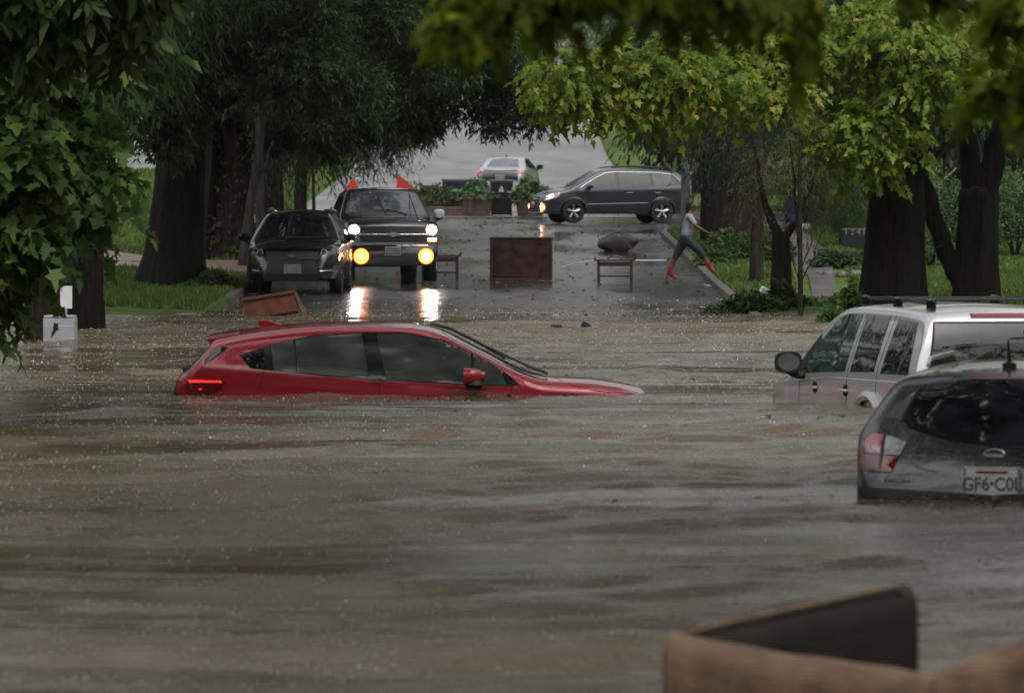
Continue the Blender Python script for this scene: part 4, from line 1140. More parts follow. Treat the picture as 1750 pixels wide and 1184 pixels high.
# ================================================================ 7. silver sedan seen from behind on the hill road
th = R(8)
Ys = 257.0
ctr = Vector(((855 - CX) / 47.0, Ys, 0)) + Vector((math.sin(th), math.cos(th), 0)) * 2.35; ctr.z = float(zr(Ys + 2.3)) + .02
top = [(-2.42, .34), (-2.42, .80), (-2.38, .95), (-2.28, 1.04), (-1.95, 1.07), (-1.80, 1.09), (-1.0, 1.40), (-.8, 1.45), (0, 1.475), (.3, 1.45), (1.15, 1.02), (1.35, .97), (2.0, .86), (2.3, .7), (2.4, .4), (2.4, .3)]
c = Car('sedan', 'pale silver sedan seen from behind, stopped on the hill road beyond the planters', 'car', ctr, R(90) - th, -R(1.2),
        top, .26, [(-2.42, .74), (-2.3, .86), (-1, .91), (1.2, .91), (2.0, .84), (2.4, .6)],
        [(-2.42, 1.0), (0, .98), (1.3, .93), (2.4, .7)], .55, .10, .035, [(-1.38, .33, .38), (1.38, .33, .38)], M['sedan'], bulge=.06)
for ax in 'LR':
    c.patch('window', [(-1.45, 1.06), (-.98, 1.05), (-.95, 1.33), (-1.15, 1.27)], ax, M['glass_dark'])
    c.patch('window', [(-.92, 1.04), (-.05, 1.02), (-.05, 1.36), (-.90, 1.34)], ax, M['glass_dark'], it=0)
    c.patch('window', [(.02, 1.02), (1.0, .99), (.35, 1.30), (.02, 1.36)], ax, M['glass_dark'], it=0)
    sg = 1 if ax == 'L' else -1
    c.mirror(.80, sg * 1.04, 1.06, M['gloss_black'], (.14, .24, .17), glassm=M['glass_dark'])
    c.wheel(-1.38, sg * .79, .33, .33, .22, .66, 5); c.wheel(1.38, sg * .79, .33, .33, .22, .66, 5)
    c.patch('tail_lamp', [(sg * .56, .86), (sg * .84, .84), (sg * .84, .97), (sg * .60, .96)], 'B', M['lens_red'], off=.01, it=0)
    c.patch('lit_brake_patch', [(sg * .76, .89), (sg * .84, .89), (sg * .84, .94), (sg * .77, .94)], 'B', M['glow_tail'], off=.03, it=0)
c.patch('rear_window', [(-1.74, -.60), (-1.80, 0), (-1.74, .60), (-1.02, .49), (-.98, 0), (-1.02, -.49)], 'T', M['glass_pale'], off=.004, it=0)
c.patch('boot_shade_patch', [(-.66, .62), (.66, .62), (.66, 1.0), (-.66, 1.0)], 'B', M['darkgrey'], off=.008, it=0, label='boot lid panel with shade put into its dark grey paint')  # dark grey patch puts shade into the colour of the silver boot lid
MB().prism([(-.80, 1.45), (-.80, 1.53), (-.72, 1.52), (-.60, 1.46)], -.02, .02).build('antenna_fin', M['plastic'], c.root)
plate(c.root, -2.44, 0, .72, 'B', '', .305, .15, M['plate_dim'])
# ------------------------------------------------------------------ furniture and rubbish carried by the flood
M['walnut'] = mat('dark_walnut_veneer', (.032, .011, .008), .35, var=.45, scale=5, bump=.3, bscale=30, rvar=.12)
M['walnut2'] = mat('walnut_frame', (.05, .018, .013), .4, var=.3, scale=10)
M['ginger'] = mat('orange_brown_veneer', (.16, .055, .028), .4, var=.35, scale=7, bump=.2)
M['ginger2'] = mat('pale_veneer_side', (.17, .105, .085), .45, var=.3, scale=5)
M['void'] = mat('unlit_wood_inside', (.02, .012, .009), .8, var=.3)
M['alu'] = mat('pale_metal_strip', (.6, .6, .62), .3, .6, var=.1)
M['white_bright'] = mat('wet_white_plastic', (.8, .8, .82), .25, var=.08)

# overturned desk / chest seen from its flat back
t = empty('chest_of_drawers', (at(891, 480, 147).x, 147.2, float(zr(147.2)) + .02), (0, 0, R(-1)), 'dark red-brown chest standing alone in the street between two small tables', 'chest')
W_, H_ = 1.28, .90
MB().box((0, 0, H_ / 2), (W_, .50, H_ - .04)).build('carcass', M['walnut'], t, bevel=.008)
MB().box((0, -.01, H_), (W_ + .05, .56, .035)).build('top', M['walnut2'], t, bevel=.008)
for sx in (-1, 1): MB().box((sx * (W_ / 2 - .005), -.262, H_ / 2), (.045, .03, H_ - .03)).build('corner_post', M['walnut2'], t, bevel=.005)
MB().box((0, -.264, .03), (W_, .03, .05)).build('plinth', M['walnut2'], t, bevel=.005)
MB().box((0, -.254, .46), (W_ - .12, .012, .78)).build('back_panel', M['walnut'], t, bevel=.003)

def side_table(name, label, x, Y, rz, w, d, h, z=None, tray=True):
    t = empty(name, (x, Y, (float(zr(Y)) + .02) if z is None else z), (0, 0, rz), label, 'table', 'small wooden tables standing in the street')
    MB().box((0, 0, h - .03), (w, d, .035)).build('tabletop', M['walnut2'], t, bevel=.006)
    for sx in (-1, 1):
        for sy in (-1, 1):
            MB().box((sx * (w / 2 - .06), sy * (d / 2 - .05), (h - .05) / 2), (.055, .055, h - .05)).build('leg', M['walnut2'], t, bevel=.006)
    for sy in (-1, 1):
        MB().box((0, sy * (d / 2 - .05), h - .11), (w - .14, .022, .09)).build('apron', M['walnut2'], t, bevel=.004)
        MB().box((0, sy * (d / 2 - .05), .14), (w - .14, .03, .035)).build('stretcher', M['walnut2'], t, bevel=.004)
    for sx in (-1, 1):
        MB().box((sx * (w / 2 - .06), 0, .14), (.03, d - .14, .035)).build('stretcher', M['walnut2'], t, bevel=.004)
        MB().prism([(-.03, 0), (.02, 0), (.035 * sx + .01, .085), (.01 * sx, .085)], -d / 2, d / 2).build('end_lip', M['walnut2'], t, loc=(sx * w / 2, 0, h - .04))
    return t
t = side_table('side_table', 'small wooden table with curved handle standing right of the dark chest', at(1051, 485, 145.5).x, 145.5, 0, .80, .45, .50)
pts = [(-.16 + .32 * k / 10, 0, .50 + .06 * math.sin(math.pi * k / 10)) for k in range(11)]
MB().tube(pts, .02, 6).build('handle', M['walnut2'], t, smooth=True)
side_table('side_table', 'small wooden table half hidden by the front wheel of the pickup', at(752, 480, 148.6).x, 148.6, R(2), .84, .45, .52)
# pale strip lying on the asphalt behind the table
p0, p1 = at(962, 450, 160), at(1140, 446, 160)
def rp(x, Y, dz=.03): return Vector((x, Y, float(road_z(np.array(x), np.array(Y))) + dz))
o = MB().tube([rp(at(962, 0, 157).x, 157, .02), rp(at(985, 0, 159).x, 159, .07), rp(at(1015, 0, 160).x, 160, .10), rp(at(1138, 0, 161).x, 161, .10)], .016, 6).build('pole', M['alu'])
tag(o, 'long thin pale pole lying on the wet street behind the small table', 'pole')
# broken drawer cabinet leaning out of the water
D = 117.5
o0 = at(420, 541, D)
t = empty('cabinet', (at(466, 0, D).x, D, -.02), (0, R(-9), R(4)), 'orange-brown cabinet tipped over at the edge of the flood', 'cabinet')
MB().box((-.02, 0, .20), (.86, .46, .30)).build('carcass', M['ginger'], t, bevel=.006)
MB().box((-.02, -.01, .375), (.90, .50, .04)).build('top_panel', M['ginger'], t, bevel=.005)
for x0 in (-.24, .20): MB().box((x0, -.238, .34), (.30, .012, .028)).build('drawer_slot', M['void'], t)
MB().prism([(.40, .37), (.45, .37), (.60, -.10), (.50, -.10)], -.24, .24).build('side_panel', M['ginger2'], t)
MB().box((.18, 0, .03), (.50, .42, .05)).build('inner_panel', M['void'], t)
MB().box((-.36, -.26, .005), (.36, .02, .02)).build('metal_strip', M['alu'], t, rot=(0, R(7), 0))
# rounded wicker bundle
def lump(name, loc, size, m, label, cat, seed=1, amp=.12, parent=None, sub=3):
    bm = bmesh.new(); bmesh.ops.create_icosphere(bm, subdivisions=sub, radius=1)
    for v in bm.verts:
        n_ = mnoise.noise(v.co * 1.4 + Vector((seed * 3.1, 0, 0))) * amp * 2 + mnoise.noise(v.co * 3.5 + Vector((0, seed, 0))) * amp * .6
        v.co *= 1 + n_
        v.co = Vector((v.co.x * size[0], v.co.y * size[1], v.co.z * size[2]))
    for f in bm.faces: f.smooth = True
    me = bpy.data.meshes.new(name); bm.to_mesh(me); bm.free()
    o = link(name, me, m, parent, loc); 
    if label: tag(o, label, cat)
    return o
M['sack'] = mat('wet_brown_leather', (.060, .042, .038), .38, var=.35, scale=5, bump=.4, bscale=14)
M['sack2'] = mat('worn_grey_leather', (.16, .14, .135), .4, var=.3, scale=6)
tb = empty('footstool', (at(1059, 0, 174).x, 174, float(zr(174)) + .02), (0, R(-8), .3), 'rounded brown leather footstool rolled over on the wet street', 'footstool')
prof = [(-.50, .30), (-.42, .40), (-.12, .52), (.05, .50), (.30, .40), (.49, .28), (.50, .22), (.34, .02), (.12, -.0), (-.20, .03), (-.42, .12)]
prof = chaikin(prof, 2)
mb = MB(); n = len(prof); V = []; F = []
rings = [(-.27, .55), (-.22, .86), (-.10, .99), (.10, 1.0), (.22, .86), (.27, .55)]
for (yy, sc) in rings:
    for (a, b) in prof:
        w_ = 1 + .16 * mnoise.noise(Vector((a * 5, yy * 6, b * 5)))
        V.append((a * sc * w_, yy * w_, (b - .25) * sc * w_ + .21))
for i in range(len(rings) - 1):
    for k in range(n): F.append((i * n + k, i * n + (k + 1) % n, (i + 1) * n + (k + 1) % n, (i + 1) * n + k))
F.append(tuple(range(n))); F.append(tuple(range(5 * n, 6 * n))[::-1])
mb.add(V, F).build('cushion_shell', M['sack'], tb, smooth=True)
MB().tube([(-.14, -.16, .47), (-.05, -.22, .50), (.05, -.17, .51), (.0, 0, .535), (-.12, -.02, .53)], [.03, .05, .05, .05, .03], 8).build('pale_flap', M['sack2'], tb, smooth=True)
MB().tube([(-.13, -.245, .46), (-.02, -.275, .34), (.12, -.27, .20), (.20, -.26, .06)], .010, 6).build('seam', M['sack2'], tb, smooth=True)
MB().tube([(-.45, -.20, .28), (-.02, -.275, .30), (.44, -.22, .27)], .008, 6).build('seam', M['sack2'], tb, smooth=True)

# floating lumber
D = 104.5
t = empty('driftwood', (at(990, 0, 104).x, 104, .03), (0, R(2), R(6)), 'broken board with dark fittings floating beyond the red hatchback', 'driftwood')
MB().box((0, 0, .01), (.80, .07, .03)).build('board', mat('grey_weathered_board', (.22, .21, .2), .5, var=.3), t, bevel=.004)
MB().box((-.34, 0, .0), (.16, .10, .06)).build('bracket', M['plastic'], t, bevel=.01)
MB().prism([(.02, .02), (.05, .09), (.10, .08), (.18, .03)], -.05, .05).build('bracket', M['plastic'], t)
MB().box((.42, .02, .01), (.22, .05, .025)).build('bracket', M['plastic'], t, bevel=.01)
o = MB().box((0, 0, 0), (.34, .12, .03)).build('drift_plank', mat('pale_floating_plank', (.3, .24, .2), .5), None, bevel=.01, loc=at(318, 537, 118), rot=(0, 0, .2)); tag(o, 'short pale plank floating left of the tipped cabinet', 'plank')

# white box standing in the water on the left
D = 93.3
t = empty('freezer_box', (at(103, 583, D).x, D, -.15), (0, 0, R(-3)), 'pale grey plastic box with lid standing in the water beside the left trunk', 'box')
MB().box((0, 0, .24), (.42, .36, .48)).build('box_shell', M['white'], t, bevel=.012)
MB().box((0, -.186, .20), (.40, .01, .36)).build('door_panel', M['white'], t, bevel=.006)
MB().box((0, 0, .50), (.40, .37, .035)).build('lid', M['white'], t, bevel=.01)
t = empty('yard_sign', (at(111, 0, D + .1).x, D + .35, -.1), (0, 0, R(4)), 'small white sign on a stake leaning behind the pale box', 'sign')
MB().box((0, 0, .70), (.16, .02, .30)).build('sign_panel', M['white_bright'], t, bevel=.004)
MB().box((0, .015, .3), (.03, .03, .62)).build('stake', M['alu'], t)

# foreground sofa carcass, very near
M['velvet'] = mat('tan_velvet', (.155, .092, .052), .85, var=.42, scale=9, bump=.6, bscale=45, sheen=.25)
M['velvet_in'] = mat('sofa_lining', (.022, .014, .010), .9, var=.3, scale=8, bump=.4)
sofa = empty('armchair', (.0, 0, 0), (0, 0, 0), 'tan velvet armchair floating on its back close to the camera at lower right', 'armchair')
sofa.location = (.95, 20.0, 0)
def padded(name, p0, p1, zt0, zt1, zb, thick, m, seed=0):
    """upholstered panel between two points with sagging rounded top edge"""
    p0 = Vector(p0); p1 = Vector(p1); d = (p1 - p0); L = d.length; u = d.normalized(); n_ = Vector((-u.y, u.x))
    N, K = 26, 20
    V = []; F = []
    for i in range(N + 1):
        t_ = i / N; c_ = p0 + d * t_
        zt = zt0 + (zt1 - zt0) * t_ + .003 * math.sin(t_ * 9 + seed) + .002 * math.sin(t_ * 23 + seed)
        ends = min(1, .55 + .45 * math.sin(min(1, min(t_, 1 - t_) * N / 3 + .2) * math.pi / 2))
        for k in range(K):
            a = k / (K - 1)
            # profile: up the front, over the round top, down the back
            if a < .3: y_ = -.5; z_ = zb + (zt - thick * .60 - zb) * (a / .3)
            elif a > .7: y_ = .5; z_ = zb + (zt - thick * .60 - zb) * ((1 - a) / .3)
            else:
                an = (a - .3) / .4 * math.pi; y_ = -.5 * math.cos(an); z_ = zt - thick * .60 + thick * .60 * max(0, math.sin(an)) ** .85
            q = c_ + n_ * (y_ * thick * ends)
            V.append((q.x, q.y, z_))
    for i in range(N):
        for k in range(K - 1): F.append((i * K + k, i * K + k + 1, (i + 1) * K + k + 1, (i + 1) * K + k))
    F.append(tuple(range(K))); F.append(tuple(N * K + k for k in range(K))[::-1])
    return MB().add(V, F).build(name, m, sofa, smooth=True)
bx, by = .95, 20.0
padded('front_panel', (.455 - bx, 20.02 - by), (1.185 - bx, 19.72 - by), .505, .408, -.35, .165, M['velvet'], 1)
padded('side_panel', (1.165 - bx, 19.74 - by), (2.25 - bx, 20.35 - by), .402, .78, -.35, .15, M['velvet'], 2)
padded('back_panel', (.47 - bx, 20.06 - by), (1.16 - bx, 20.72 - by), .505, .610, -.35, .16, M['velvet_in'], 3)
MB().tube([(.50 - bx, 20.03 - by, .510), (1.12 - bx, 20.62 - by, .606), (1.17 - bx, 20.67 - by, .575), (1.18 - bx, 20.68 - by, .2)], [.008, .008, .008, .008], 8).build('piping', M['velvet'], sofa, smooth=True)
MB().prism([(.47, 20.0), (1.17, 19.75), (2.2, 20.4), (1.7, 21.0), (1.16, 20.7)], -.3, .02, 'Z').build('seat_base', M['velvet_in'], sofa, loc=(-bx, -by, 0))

# ------------------------------------------------------------------ planters, bins, signs at the closed end of the street
M['planter'] = mat('brown_fibre_planter', (.085, .055, .042), .6, var=.35, scale=5, bump=.5, bscale=25)
M['navy'] = mat('navy_bin_plastic', (.010, .012, .022), .4, var=.25)
M['blackbin'] = mat('black_bin_plastic', (.007, .007, .010), .4, var=.25)
M['pleaf'] = leafmat('planter_leaves', (.04, .085, .035), (.10, .17, .08), (.22, .30, .18), .3)
def planter(x, Y, r, h, label):
    z0 = float(zr(Y)) - .02
    t = empty('planter', (x, Y, z0), (0, 0, random.uniform(0, .3)), label, 'planter', 'brown tub planters blocking the street')
    prof = [(r * .70, 0), (r * .78, .04), (r * .95, h - .12), (r * 1.04, h - .11), (r * 1.05, h), (r * .93, h), (r * .90, h - .08)]
    MB().lathe(prof, 12).build('tub', M['planter'], t, smooth=True, angle=25)
    k = 12
    for j in range(k):      # vertical ribs
        a = 2 * math.pi * (j + .5) / k
        MB().tube([(r * .76 * math.cos(a), r * .76 * math.sin(a), .03), (r * .94 * math.cos(a), r * .94 * math.sin(a), h - .13)], .016, 5).build('rib', M['planter'], t)
    return t
def leaf_block(name, parent, m, C, D, N_, L, Wd, tmpl):
    """C centres, D leaf directions, N_ blade normals"""
    S_ = np.cross(N_, D); S_ /= np.linalg.norm(S_, axis=1, keepdims=True) + 1e-9
    n = len(C); k = len(tmpl)
    T = np.array(tmpl)
    L = np.broadcast_to(L, (n,)); Wd = np.broadcast_to(Wd, (n,))
    rgj = np.random.default_rng(n)
    jit = rgj.normal(0, .035, (n, k, 3)) * L[:, None, None] * (T[None, :, 0, None] > 0.01)
    curl = rgj.uniform(-.05, .5, n)[:, None, None]
    V = (jit + C[:, None] + D[:, None] * (T[None, :, 0, None] * L[:, None, None]) + S_[:, None] * (T[None, :, 1, None] * Wd[:, None, None]) + N_[:, None] * ((np.abs(T[None, :, 1, None]) * .30 - T[None, :, 0, None] ** 2 * curl) * L[:, None, None]))
    me = np_mesh(name, V.reshape(-1, 3), np.arange(n * k).reshape(n, k), False)
    return link(name, me, m, parent)
T_DIA = [(0, 0), (.45, -.16), (1, 0), (.45, .16)]
T_NAR = [(0, 0), (.4, -.09), (1, 0), (.4, .09)]
T_OVAL = [(0, 0), (.25, -.22), (.6, -.26), (1, 0), (.6, .26), (.25, .22)]
T_MAP = [(0, 0), (.08, -.24), (-.02, -.44), (.30, -.30), (.56, -.58), (.60, -.22), (.80, -.20), (1.08, 0), (.80, .20), (.60, .22), (.56, .58), (.30, .30), (-.02, .44), (.08, .24)]
def unit(a): return a / (np.linalg.norm(a, axis=1, keepdims=True) + 1e-9)
def dome_leaves(name, parent, m, c, r, n, L, seed, tmpl=T_OVAL, wd=None):
    rg = np.random.default_rng(seed)
    U = unit(rg.normal(0, 1, (n, 3))); U[:, 2] = np.abs(U[:, 2]) * 1.0 - .15
    rad = rg.uniform(.55, 1.05, (n, 1)) ** .6
    # lumpy outline
    bump_ = 1 + .22 * np.sin(U[:, :1] * 5 + seed) + .18 * np.sin(U[:, 1:2] * 7 + seed * 2) + .12 * np.sin(U[:, 2:3] * 9)
    C = np.array(c) + U * np.array(r) * rad * bump_
    D = unit(U * .9 + rg.normal(0, .55, (n, 3))); N_ = unit(rg.normal(0, .5, (n, 3)) + np.array([0, -.2, 1]))
    return leaf_block(name, parent, m, C, D, N_, L * rg.uniform(.6, 1.25, n), (wd or L) * rg.uniform(.6, 1.25, n), tmpl)
for i, (px, rr_, lab) in enumerate(((814, .55, 'brown tub planter with silvery shrub left of the dark bin'), (906, .50, 'brown tub planter with broad green leaves right of the dark bin'))):
    Y = 222.6; x = at(px, 0, Y).x
    t = planter(x, Y, rr_, .70, lab)
    dome_leaves('foliage', t, M['pleaf'], (0, 0, .66), (rr_ * 1.15, rr_, .48), 900, .16 if i == 0 else .24, 20 + i)
def wheelie(x, Y, h, w, m, label, rz=0, emblem=False, z=None):
    t = empty('wheelie_bin', (x, Y, float(zr(Y)) if z is None else z), (0, 0, rz), label, 'bin', 'wheelie bins at the closed end of the street')
    MB().box((0, 0, h * .47), (w, w * 1.1, h * .86), taper=1.16).build('bin_body', m, t, bevel=.03)
    V = MB().box((0, 0, h * .93), (w * 1.28, w * 1.38, h * .05), taper=.94); V.build('lid', m, t, bevel=.02)
    MB().tube([(-w * .4, w * .78, h * .9), (w * .4, w * .78, h * .9)], .02, 8).build('handle', m, t)
    for sx in (-1, 1): MB().lathe([(.12, -.025), (.12, .025)], 18, axis='X').build('wheel', M['rubber'], t, loc=(sx * w * .48, w * .5, .12))
    if emblem:
        MB().prism([(-.09, -.08), (.09, -.08), (.05, .02), (.03, .10), (-.03, .10), (-.05, .02)], -.004, .004).build('emblem', mat('bin_emblem_print', (.28, .28, .34), .5), t, loc=(0, -w * .635, h * .70), rot=(R(-5), 0, 0))
        for k in range(5): MB().box((0, -w * .58 - .0, h * (.12 + .08 * k)), (w * .62, .02, .018)).build('bin_ridge', m, t)
    return t
wheelie(at(857, 0, 223.2).x, 223.2, 1.22, .64, M['blackbin'], 'black wheelie bin with pale emblem between the two planters', .0, True)
wheelie(at(778, 0, 226).x, 226.5, 1.20, .62, M['navy'], 'navy wheelie bin left of the silvery planter', .2)
wheelie(at(812, 0, 226).x, 227.0, 1.18, .60, M['blackbin'], 'dark wheelie bin behind the silvery planter', -.1)
t_ = wheelie(at(733, 0, 228).x, 229.0, .95, .50, M['navy'], 'low dark bin behind the olive shrub bed', 0)
# low brown retaining wall with an olive shrub bed
M['brick'] = mat('brown_wall_block', (.075, .042, .035), .6, var=.3, scale=9, bump=.4)
wall = empty('low_wall', (at(758, 0, 222).x, 222.4, float(zr(222)) - .02), (0, 0, 0), 'low brown block wall in front of the olive shrub bed', 'wall')
bme = MB().box((0, 0, 0), (.30, .26, .11)).mesh('block', bevel=.008, seg=1); bme.materials.append(M['brick'])
for row in range(3):
    for k in range(6):
        o = bpy.data.objects.new('block', bme); COL.objects.link(o); o.parent = wall
        o.location = (-.80 + k * .31 + (row % 2) * .13, random.uniform(-.01, .01), .06 + row * .118)
M['olive'] = leafmat('olive_shrub_leaves', (.03, .045, .012), (.065, .085, .022), (.10, .11, .04), .25)
def shrub(name, label, x, Y, r, n, L, m, seed, h=None, cat='shrub', tmpl=T_OVAL, group=None, z=None):
    z0 = float(G(x, Y)) if z is None else z
    t = empty(name, (x, Y, z0), (0, 0, 0), label, cat, group)
    mb = MB(); rg = random.Random(seed)
    for k in range(7):
        a = rg.uniform(0, 6.28); q = rg.uniform(.3, .8)
        mb.tube([(0, 0, -.05), (math.cos(a) * r * q * .5, math.sin(a) * r * q * .5, (h or r) * .5), (math.cos(a) * r * q, math.sin(a) * r * q, (h or r) * .9)], [.03, .02, .008], 5)
    mb.build('stems', M['bark_dark'], t)
    dome_leaves('foliage', t, m, (0, 0, (h or r) * .28), (r, r * .9, (h or r) * .75), n, L, seed, tmpl)
    return t
M['bark_dark'] = barkmat('dark_wet_bark', (.005, .0045, .004), (.018, .016, .014))
M['bark_brown'] = barkmat('brown_bark', (.012, .009, .007), (.045, .035, .028))
M['bark_grey'] = barkmat('grey_bark', (.025, .023, .019), (.075, .068, .058))
M['bark_ivy'] = barkmat('mossy_bark', (.008, .007, .005), (.025, .023, .016), (.03, .06, .015))
shrub('olive_shrub', 'olive green shrub bed behind the low brown wall', at(762, 0, 223.5).x, 224, .85, 2600, .10, M['olive'], 3, .75, z=float(zr(223)) + .2)
shrub('olive_shrub', 'olive shrub hidden partly behind the pickup cab', at(722, 0, 226).x, 226, .7, 1600, .10, M['olive'], 4, .8, z=float(zr(223)) + .2)

# two orange-red roll-up warning signs showing over the cab roof
M['orange'] = mat('fluorescent_red_fabric', (.38, .022, .014), .5, var=.1)
for (px, py, Y, s, tilt, lab) in ((605, 302, 224, .30, R(8), 'red-orange diamond warning sign over the left of the pickup roof'), (680, 298, 224, .32, R(-22), 'red-orange diamond warning sign over the right of the pickup roof')):
    p = at(px, py, Y); z0 = float(zr(Y))
    t = empty('warning_sign', (p.x, Y, z0), (0, 0, 0), lab, 'sign', 'red-orange warning signs behind the pickup')
    d = s * 1.5
    w_ = .27
    pz = p.z - z0
    o = MB().prism([(0, 0), (w_ * .85, -.42), (w_ * 1.05, -.55), (0, -.95), (-w_ * 1.05, -.50)], -.008, .008).build('sign_panel', M['orange'], t, loc=(0, 0, pz), rot=(0, tilt, 0))
    MB().tube([(0, .03, pz - .1), (0, .03, .3)], .016, 6).build('mast', M['alu'], t)
    for sx in (-1, 1): MB().tube([(0, .03, .35), (sx * .35, .15 * sx, .0)], .014, 6).build('stand_leg', M['alu'], t)

# diamond road sign on a post at the right corner
D = 200
p = at(1181, 282, D)
t = empty('road_sign', (p.x, D, float(G(p.x, D))), (0, 0, R(25)), 'weathered diamond road sign on a post above the estate car tail', 'sign')
hz = p.z - float(G(p.x, D))
MB().box((0, 0, 0), (.42, .012, .42)).build('sign_panel', mat('weathered_sign_back', (.30, .28, .27), .5, var=.25), t, loc=(0, 0, hz), rot=(0, R(45), 0))
MB().box((0, .02, hz / 2 + .2), (.05, .03, hz + .5)).build('post', M['alu'], t)
MB().prism([(-.04, -.12), (.04, -.12), (.04, .03), (.09, .03), (0, .15), (-.09, .03), (-.04, .03)], -.010, -.008).build('arrow', M['plastic'], t, loc=(0, 0, hz))
# utility pole
D = 203; x = at(1173, 0, D).x
t = empty('utility_pole', (x, D, float(G(x, D)) - .1), (0, 0, 0), 'smooth grey utility pole at the tail of the estate car', 'pole')
MB().tube([(0, 0, 0), (0, 0, 3), (0, 0, 9)], [.16, .15, .12], 14).build('shaft', mat('grey_pole', (.12, .11, .11), .6, var=.2, bump=.3), t, smooth=True)
MB().box((0, 0, 8.2), (1.8, .10, .12)).build('crossarm', M['bark_grey'], t)
# white litter
o = MB().box((0, 0, 0), (.20, .14, .17)).build('litter_bag', M['white_bright'], None, bevel=.03, loc=at(1307, 497, 126) + Vector((0, 0, 0)), rot=(.2, .5, .3)); tag(o, 'crumpled white bag lying in the weeds by the ivy trunk', 'bag')
o.location.z = float(G(o.location.x, 126)) + .22
for i, (px, Y, lab) in enumerate(((1210, 143, 'scrap of white paper on the kerb edge'), (1205, 127, 'scrap of white paper near the water edge'))):
    x = at(px, 0, Y).x
    o = MB().box((0, 0, 0), (.16, .10, .012)).build('litter', M['white_bright'], None, loc=(x, Y, float(max(G(x, Y), zr(Y))) + .04), rot=(.1, .15, .4)); tag(o, lab, 'paper')
# house number marker: dark plaque carrying 1248
D = 166; p = at(1462, 397, D)
t = empty('house_number_marker', (p.x, D, float(G(p.x, D))), (0, 0, 0), 'dark stone marker with white house number beside the massive trunk', 'marker')
hz = p.z - float(G(p.x, D))
MB().box((0, .1, hz * .5 + .0), (.66, .16, hz + .20)).build('marker_slab', M['blackbin'], t, bevel=.04)
text_mesh('number_lettering', '1 2 4 8', .19, M['plate_dim'], t, (0, .012, hz), (R(90), 0, 0), .004, .003, 1.0)
# blue bins far right
D = 196
for (px, lab) in ((1357, 'bright blue bin behind the ivy-clad trunk'), (1387, 'faded blue bin right of the thin sapling')):
    x = at(px, 0, D).x
    b_ = wheelie(x, D, .80, .36, mat('blue_bin_plastic', (.012, .035, .20), .5) if px < 1370 else M['navy'], lab, .2, z=float(G(x, D)) + .15)
o = MB().box((0, 0, 0), (.24, .15, .13)).build('litter_box', M['white'], None, bevel=.02, loc=(at(1377, 0, 190).x, 190, float(G(7.9, 190)) + .12)); tag(o, 'small white box on the lawn under the blue bins', 'box')
# yellow guy-wire guard
a_, b2 = at(1587, 330, 190), at(1634, 288, 190)
t = empty('guy_wire', (a_.x, 190, a_.z), (0, 0, 0), 'yellow guy-wire guard slanting above the hedge right of the massive trunk', 'guy wire')
MB().tube([(0, 0, 0), (b2.x - a_.x, 0, b2.z - a_.z)], .022, 8).build('yellow_guard', mat('yellow_plastic', (.42, .27, .05), .4), t)
MB().tube([(-1.6, 0, -1.45), (0, 0, 0)], .008, 5).build('wire', M['plastic'], t)
MB().tube([(b2.x - a_.x, 0, b2.z - a_.z), ((b2.x - a_.x) * 8, 0, (b2.z - a_.z) * 8)], .008, 5).build('wire', M['plastic'], t)
# broken iron railing behind the silver suv
t = empty('iron_railing', (at(1725, 0, 112).x, 112, .0), (0, 0, R(-6)), 'bent black iron railing standing in the flood behind the silver suv', 'railing')
for (x0, z0, x1, z1) in ((-.26, .1, -.17, .40), (-.12, .1, -.17, .40), (.02, .30, .14, .1), (.20, .28, .30, .12), (.28, .40, .44, .1), (.52, .42, .40, .1), (.66, .1, .66, .42), (.8, .1, .8, .42)):
    MB().tube([(x0, 0, z0 - .15), (x1, 0, z1 - .0)], .018, 6).build('iron_bar', M['plastic'], t)
MB().tube([(-.35, 0, .18), (.3, .02, .11), (1.2, 0, .14)], .016, 6).build('rail', M['plastic'], t)

# pale house glimpsed through the left trees
xh = at(225, 0, 236).x
t = empty('house', (xh - 1.5, 240, float(G(xh, 238)) - .6), (0, 0, 0), 'pale clapboard house glimpsed between the left trunks', 'house')
M['siding'] = mat('white_siding', (.55, .57, .60), .5, var=.06)
MB().box((0, 3, 2.2), (9, 6, 4.4)).build('wall', M['siding'], t)
for k in range(14):
    MB().box((0, -.012, .5 + k * .28), (9.0, .03, .26), rot=Matrix.Rotation(R(3), 3, 'X')).build('clapboard', M['siding'], t)
MB().prism([(-5, 4.4), (0, 7.2), (5, 4.4)], -.5, 6.5).build('roof', mat('grey_shingle', (.06, .06, .065), .7, var=.3), t)
for sx in (-2.6, .2, 2.8):
    w = MB().box((sx, -.05, 2.3), (1.1, .08, 1.4)).build('window', M['glass_dark'], t)
    MB().box((0, 0, 0), (1.3, .06, .1)).build('sill', M['white'], w, loc=(sx, -.08, 1.55))
